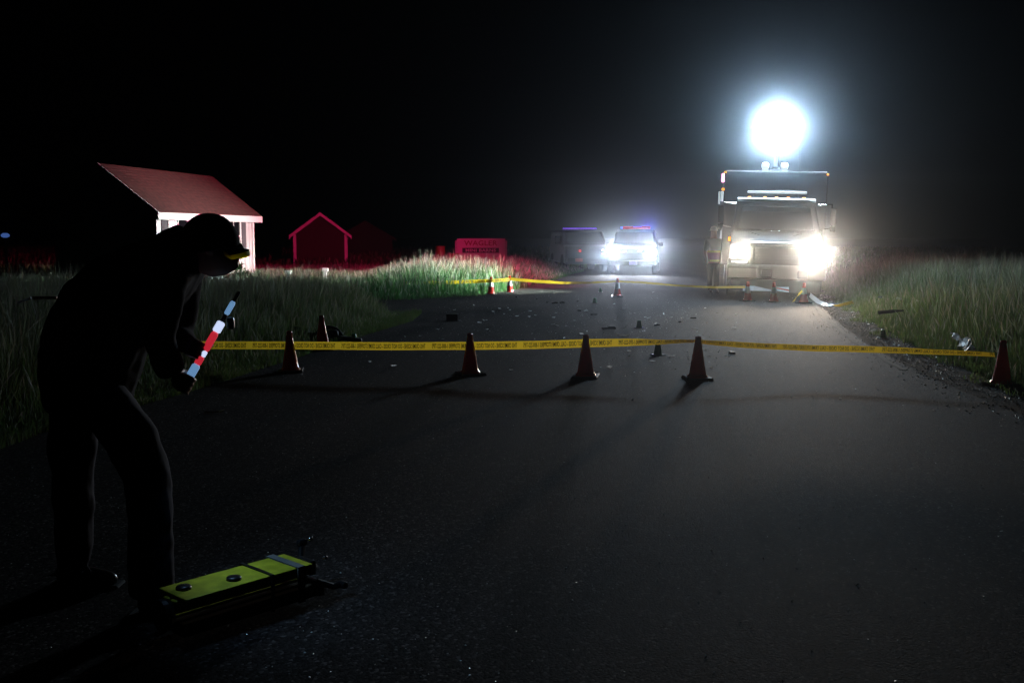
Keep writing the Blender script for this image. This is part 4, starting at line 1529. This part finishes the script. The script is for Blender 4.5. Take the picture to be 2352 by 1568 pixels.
jm = skin('jacket', rel([
    [(Q(204, 955, 4.15), (.14, .14)), (Q(202, 930, 4.15), (.205, .19)), (Q(202, 840, 4.15), (.225, .22)), (Q(232, 744, 4.15), (.245, .23)), (Q(290, 675, 4.15), (.225, .22)),
     (Q(345, 640, 4.15), (.18, .19)), (Q(398, 600, 4.15), .135), (Q(432, 568, 4.15), .12), (Q(455, 552, 4.15), .098)],
    [(Q(345, 640, 4.15), (.18, .19)), (sh_n, .085), (sh_n.lerp(el_n, .5), .075), (el_n, .065), (el_n.lerp(wr_n, .6), .066), (wr_n.lerp(el_n, .1), .054)],
    [(Q(345, 640, 4.15), (.18, .19)), (sh_f, .085), (sh_f.lerp(el_f, .5), .085), (el_f, .072), (wr_f.lerp(el_f, .25), .05), (wr_f.lerp(el_f, .08), .043)],
]), 2)
jm = fuse('jacket', [jm], .009)
wrinkle(jm, .010, 9)
link('jacket', jm, M_black_cloth, P)
tm = skin('trousers', rel([
    [(Q(205, 880, 4.15), .10), (near_hip, .115), (Q(296, 990, 4.02), .115), (near_knee, .10), (Q(346, 1200, 3.99), .09), (Q(348, 1350, 3.98), .092), (near_ank + Vector((.005, 0, -.02)), .095)],
    [(Q(205, 880, 4.15), .10), (far_hip, .12), (Q(166, 1010, 4.26), .105), (far_knee, .092), (Q(168, 1220, 4.3), .086), (Q(170, 1325, 4.32), .09), (far_ank + Vector((.005, 0, -.03)), .088)],
]), 2)
tm = fuse('trousers', [tm], .009)
wrinkle(tm, .011, 8, 3)
link('trousers', tm, M_trouser, P)
for ank in (near_ank, far_ank):
    sm = skin('shoe', rel([[(Vector((ank.x - .055, ank.y, .05)), .045), (Vector((ank.x + .03, ank.y, .055)), .05), (Vector((ank.x + .13, ank.y - .005, .043)), .042),
                            (Vector((ank.x + .2, ank.y - .01, .036)), .032)]]), 2)
    so = link('shoe', sm, M_shoe, P)
    obj('shoe_sole', box(Vector((ank.x + .065, ank.y, .013)) - O + Vector((0, 0, .0)), (.29, .1, .02), bevel=.009), M_tyre, so)
# cap
bm = bmesh.new()
bmesh.ops.create_uvsphere(bm, u_segments=32, v_segments=20, radius=1)
dl = [v for v in bm.verts if v.co.z < -.38]
bmesh.ops.delete(bm, geom=dl, context='VERTS')
for v in bm.verts:
    v.co = (v.co.x * .116 - .004, v.co.y * .096, v.co.z * .118 + .012)
bmesh.ops.transform(bm, matrix=HM, verts=bm.verts)
cap = obj('cap', bm, M_black_cloth, P, smooth=True)


def brim(z0, thick, r1, x1):
    bm = bmesh.new()
    tp, bt = [], []
    N_ = 14
    inner = [(math.cos(a) * .108, math.sin(a) * .088) for a in np.linspace(-1.1, 1.1, N_)]
    outer = [(math.cos(a) * .108 + x1 * math.cos(a * .9) ** .6, math.sin(a) * .094) for a in np.linspace(-1.1, 1.1, N_)]
    for (ix, iy), (ox, oy) in zip(inner, outer):
        tp.append((bm.verts.new((ix, iy, z0)), bm.verts.new((ox, oy, z0 - .012 - abs(oy) * .12))))
        bt.append((bm.verts.new((ix, iy, z0 - thick)), bm.verts.new((ox, oy, z0 - .012 - thick - abs(oy) * .12))))
    for i in range(N_ - 1):
        bm.faces.new((tp[i][0], tp[i][1], tp[i + 1][1], tp[i + 1][0]))
        bm.faces.new((bt[i][0], bt[i + 1][0], bt[i + 1][1], bt[i][1]))
        bm.faces.new((tp[i][1], bt[i][1], bt[i + 1][1], tp[i + 1][1]))
        bm.faces.new((tp[i][0], tp[i + 1][0], bt[i + 1][0], bt[i][0]))
    bm.faces.new((tp[0][0], bt[0][0], bt[0][1], tp[0][1])); bm.faces.new((tp[-1][0], tp[-1][1], bt[-1][1], bt[-1][0]))
    bmesh.ops.recalc_face_normals(bm, faces=bm.faces)
    bmesh.ops.transform(bm, matrix=HM, verts=bm.verts)
    return bm


obj('cap_brim', brim(-.026, .006, 0, .034), M_black_cloth, cap)
obj('brim_lining', brim(-.0325, .017, 0, .036), M_hivis, cap)

# banded pole; the brightness of its bands is put in as emission
L = (pole_b - pole_a).length
t = thing('banded_pole', 'slim pole with glowing white, red and blue bands held in both hands', 'pole', pole_a)
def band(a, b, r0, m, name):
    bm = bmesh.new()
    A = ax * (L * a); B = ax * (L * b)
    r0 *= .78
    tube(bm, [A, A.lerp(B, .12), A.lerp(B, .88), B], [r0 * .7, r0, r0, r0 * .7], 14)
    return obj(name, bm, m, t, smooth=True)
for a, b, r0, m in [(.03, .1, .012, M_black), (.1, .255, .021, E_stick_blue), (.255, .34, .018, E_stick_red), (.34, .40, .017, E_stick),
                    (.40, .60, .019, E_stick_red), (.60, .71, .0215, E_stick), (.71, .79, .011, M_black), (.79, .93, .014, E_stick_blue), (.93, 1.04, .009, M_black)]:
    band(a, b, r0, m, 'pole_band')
lamp('added_pole_spot', 'SPOT', pole_a + Vector((.03, -.04, -.07)), 17, (.34, .62, 1), target=(-.62, 4.25, 0), size=.04, angle=math.radians(118), blend=1)  # unseen lamp, added at the pole's end for the blue pool round the tripod
k = bmesh.new(); bx(k, Q(530, 742, 4.1) - pole_a, (.03, .03, .05), bevel=.01)
obj('clamp_knob', k, mat('teal_knob', (.03, .12, .14), .3), t)

# ------------------------------------------------------------------ folded yellow tripod on the ground
ra = Vector((-.87, 4.19, 0)); la = Vector((-1.29, 3.727, 0))
tp_ang = math.atan2(ra.y - la.y, ra.x - la.x)
Lt = (ra - la).length
t = thing('survey_tripod', 'folded yellow wooden survey tripod lying strapped on the asphalt', 'tripod', (la.x, la.y, Z0), tp_ang)
legs = [(-.055, .052), (.055, .052), (0.0, .128)]
for j, (yy, zz) in enumerate(legs):
    bm = bmesh.new()
    bx(bm, (Lt / 2, yy - .026, zz), (Lt, .042, .05), bevel=.006)
    bx(bm, (Lt / 2, yy + .026, zz), (Lt, .042, .05), bevel=.006)
    lg = obj('leg', bm, M_yellow_wood if j != 0 else M_wood_edge, t)
    bm = bmesh.new(); bx(bm, (Lt * .93, yy, zz - .002), (.16, .007, .042))
    obj('inner_slat', bm, M_black, lg)
    bm = bmesh.new(); tube(bm, [(Lt, yy, zz), (Lt + .04, yy, zz - .01), (Lt + .07, yy, zz - .03)], [.022, .016, .004], 8)
    obj('foot_spike', bm, M_chrome, lg)
    bm = bmesh.new(); bx(bm, (Lt + .005, yy, zz), (.03, .1, .06), bevel=.006)
    obj('foot_clamp', bm, M_black, lg)
bm = bmesh.new(); bx(bm, (.3, .0, .155), (.54, .19, .014), bevel=.004)
obj('top_board', box((Lt / 2 - .01, .0, .161), (Lt - .05, .2, .016), bevel=.004), M_yellow_wood, t); bm.free()
for x, wd_, m_ in ((Lt * .62, .014, M_black), (Lt * .84, .034, M_strap)):
    bm = bmesh.new()
    bx(bm, (x, 0, .173), (wd_, .222, .005)); bx(bm, (x, -.11, .1), (wd_, .005, .15)); bx(bm, (x, .11, .1), (wd_, .005, .15))
    obj('strap', bm, m_, t)
bm = bmesh.new(); lathe(bm, [(.03, 0), (.03, .006), (.026, .012), (.008, .013)], 16)
obj('round_knob', bm, M_black, t, (Lt * .42, -.03, .169), smooth=True)
bm = bmesh.new(); lathe(bm, [(.03, 0), (.03, .006), (.026, .012), (.008, .013)], 16)
obj('round_knob', bm, M_black, t, (Lt * .12, .02, .169), smooth=True)
bm = bmesh.new()
tube(bm, [(Lt + .02, .06, .1), (Lt + .05, .09, .2)], .014, 8); bx(bm, (Lt + .05, .09, .2), (.045, .03, .03), bevel=.01)
obj('clamp_lever', bm, M_black, t)
bm = bmesh.new()
tube(bm, [(Lt + .0, -.08, .08), (Lt + .06, -.11, .05), (Lt + .1, -.12, .05)], .014, 8)
bx(bm, (Lt + .1, -.12, .05), (.03, .05, .03), bevel=.01)
obj('clamp_lever', bm, M_black, t)
for q in ((Lt + .085, .075, .21), (Lt + .08, -.03, .15)):
    bm = bmesh.new(); bmesh.ops.create_uvsphere(bm, u_segments=10, v_segments=8, radius=.013)
    obj('clamp_bolt', bm, M_chrome, t, q, smooth=True)
bm = bmesh.new(); lathe(bm, [(.05, 0), (.06, .02), (.06, .04), (.03, .05)], 20)
bmesh.ops.rotate(bm, cent=(0, 0, 0), matrix=Matrix.Rotation(-PI / 2, 3, 'Y'), verts=bm.verts)
obj('tripod_head', bm, M_dark_metal, t, (-.0, 0, .1))

# ------------------------------------------------------------------ grass
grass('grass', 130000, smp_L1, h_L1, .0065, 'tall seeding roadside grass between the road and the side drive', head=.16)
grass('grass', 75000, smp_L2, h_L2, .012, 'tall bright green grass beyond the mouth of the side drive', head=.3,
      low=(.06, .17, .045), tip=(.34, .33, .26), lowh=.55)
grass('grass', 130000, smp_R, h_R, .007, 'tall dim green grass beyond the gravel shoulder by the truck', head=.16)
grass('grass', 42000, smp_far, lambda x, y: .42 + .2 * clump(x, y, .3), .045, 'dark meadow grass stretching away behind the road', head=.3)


grass('verge_grass', 30000, smp_low, lambda x, y: .05 + .09 * clump(x, y), .005, 'short mown verge grass along both pavement edges', head=0, lowh=.3)

# ------------------------------------------------------------------ haze, added to stand in for the lens glare of the lamps
bm = bmesh.new()
bx(bm, (0, 60, 4.5), (190, 190, 11.5))
hz = bpy.data.materials.new('haze')
hz.use_nodes = True
hz.cycles.volume_sampling = 'EQUIANGULAR'
nt = hz.node_tree
nt.nodes.remove(nt.nodes['Principled BSDF'])
pv = nt.nodes.new('ShaderNodeVolumePrincipled')
pv.inputs['Density'].default_value = HAZE_D
pv.inputs['Color'].default_value = (.82, .9, 1, 1)
pv.inputs['Anisotropy'].default_value = HAZE_G
nt.links.new(pv.outputs[0], nt.nodes['Material Output'].inputs['Volume'])
ho = obj('haze', bm, hz)
tag(ho, 'thin haze volume added for the glare round the lamps', kind='stuff')
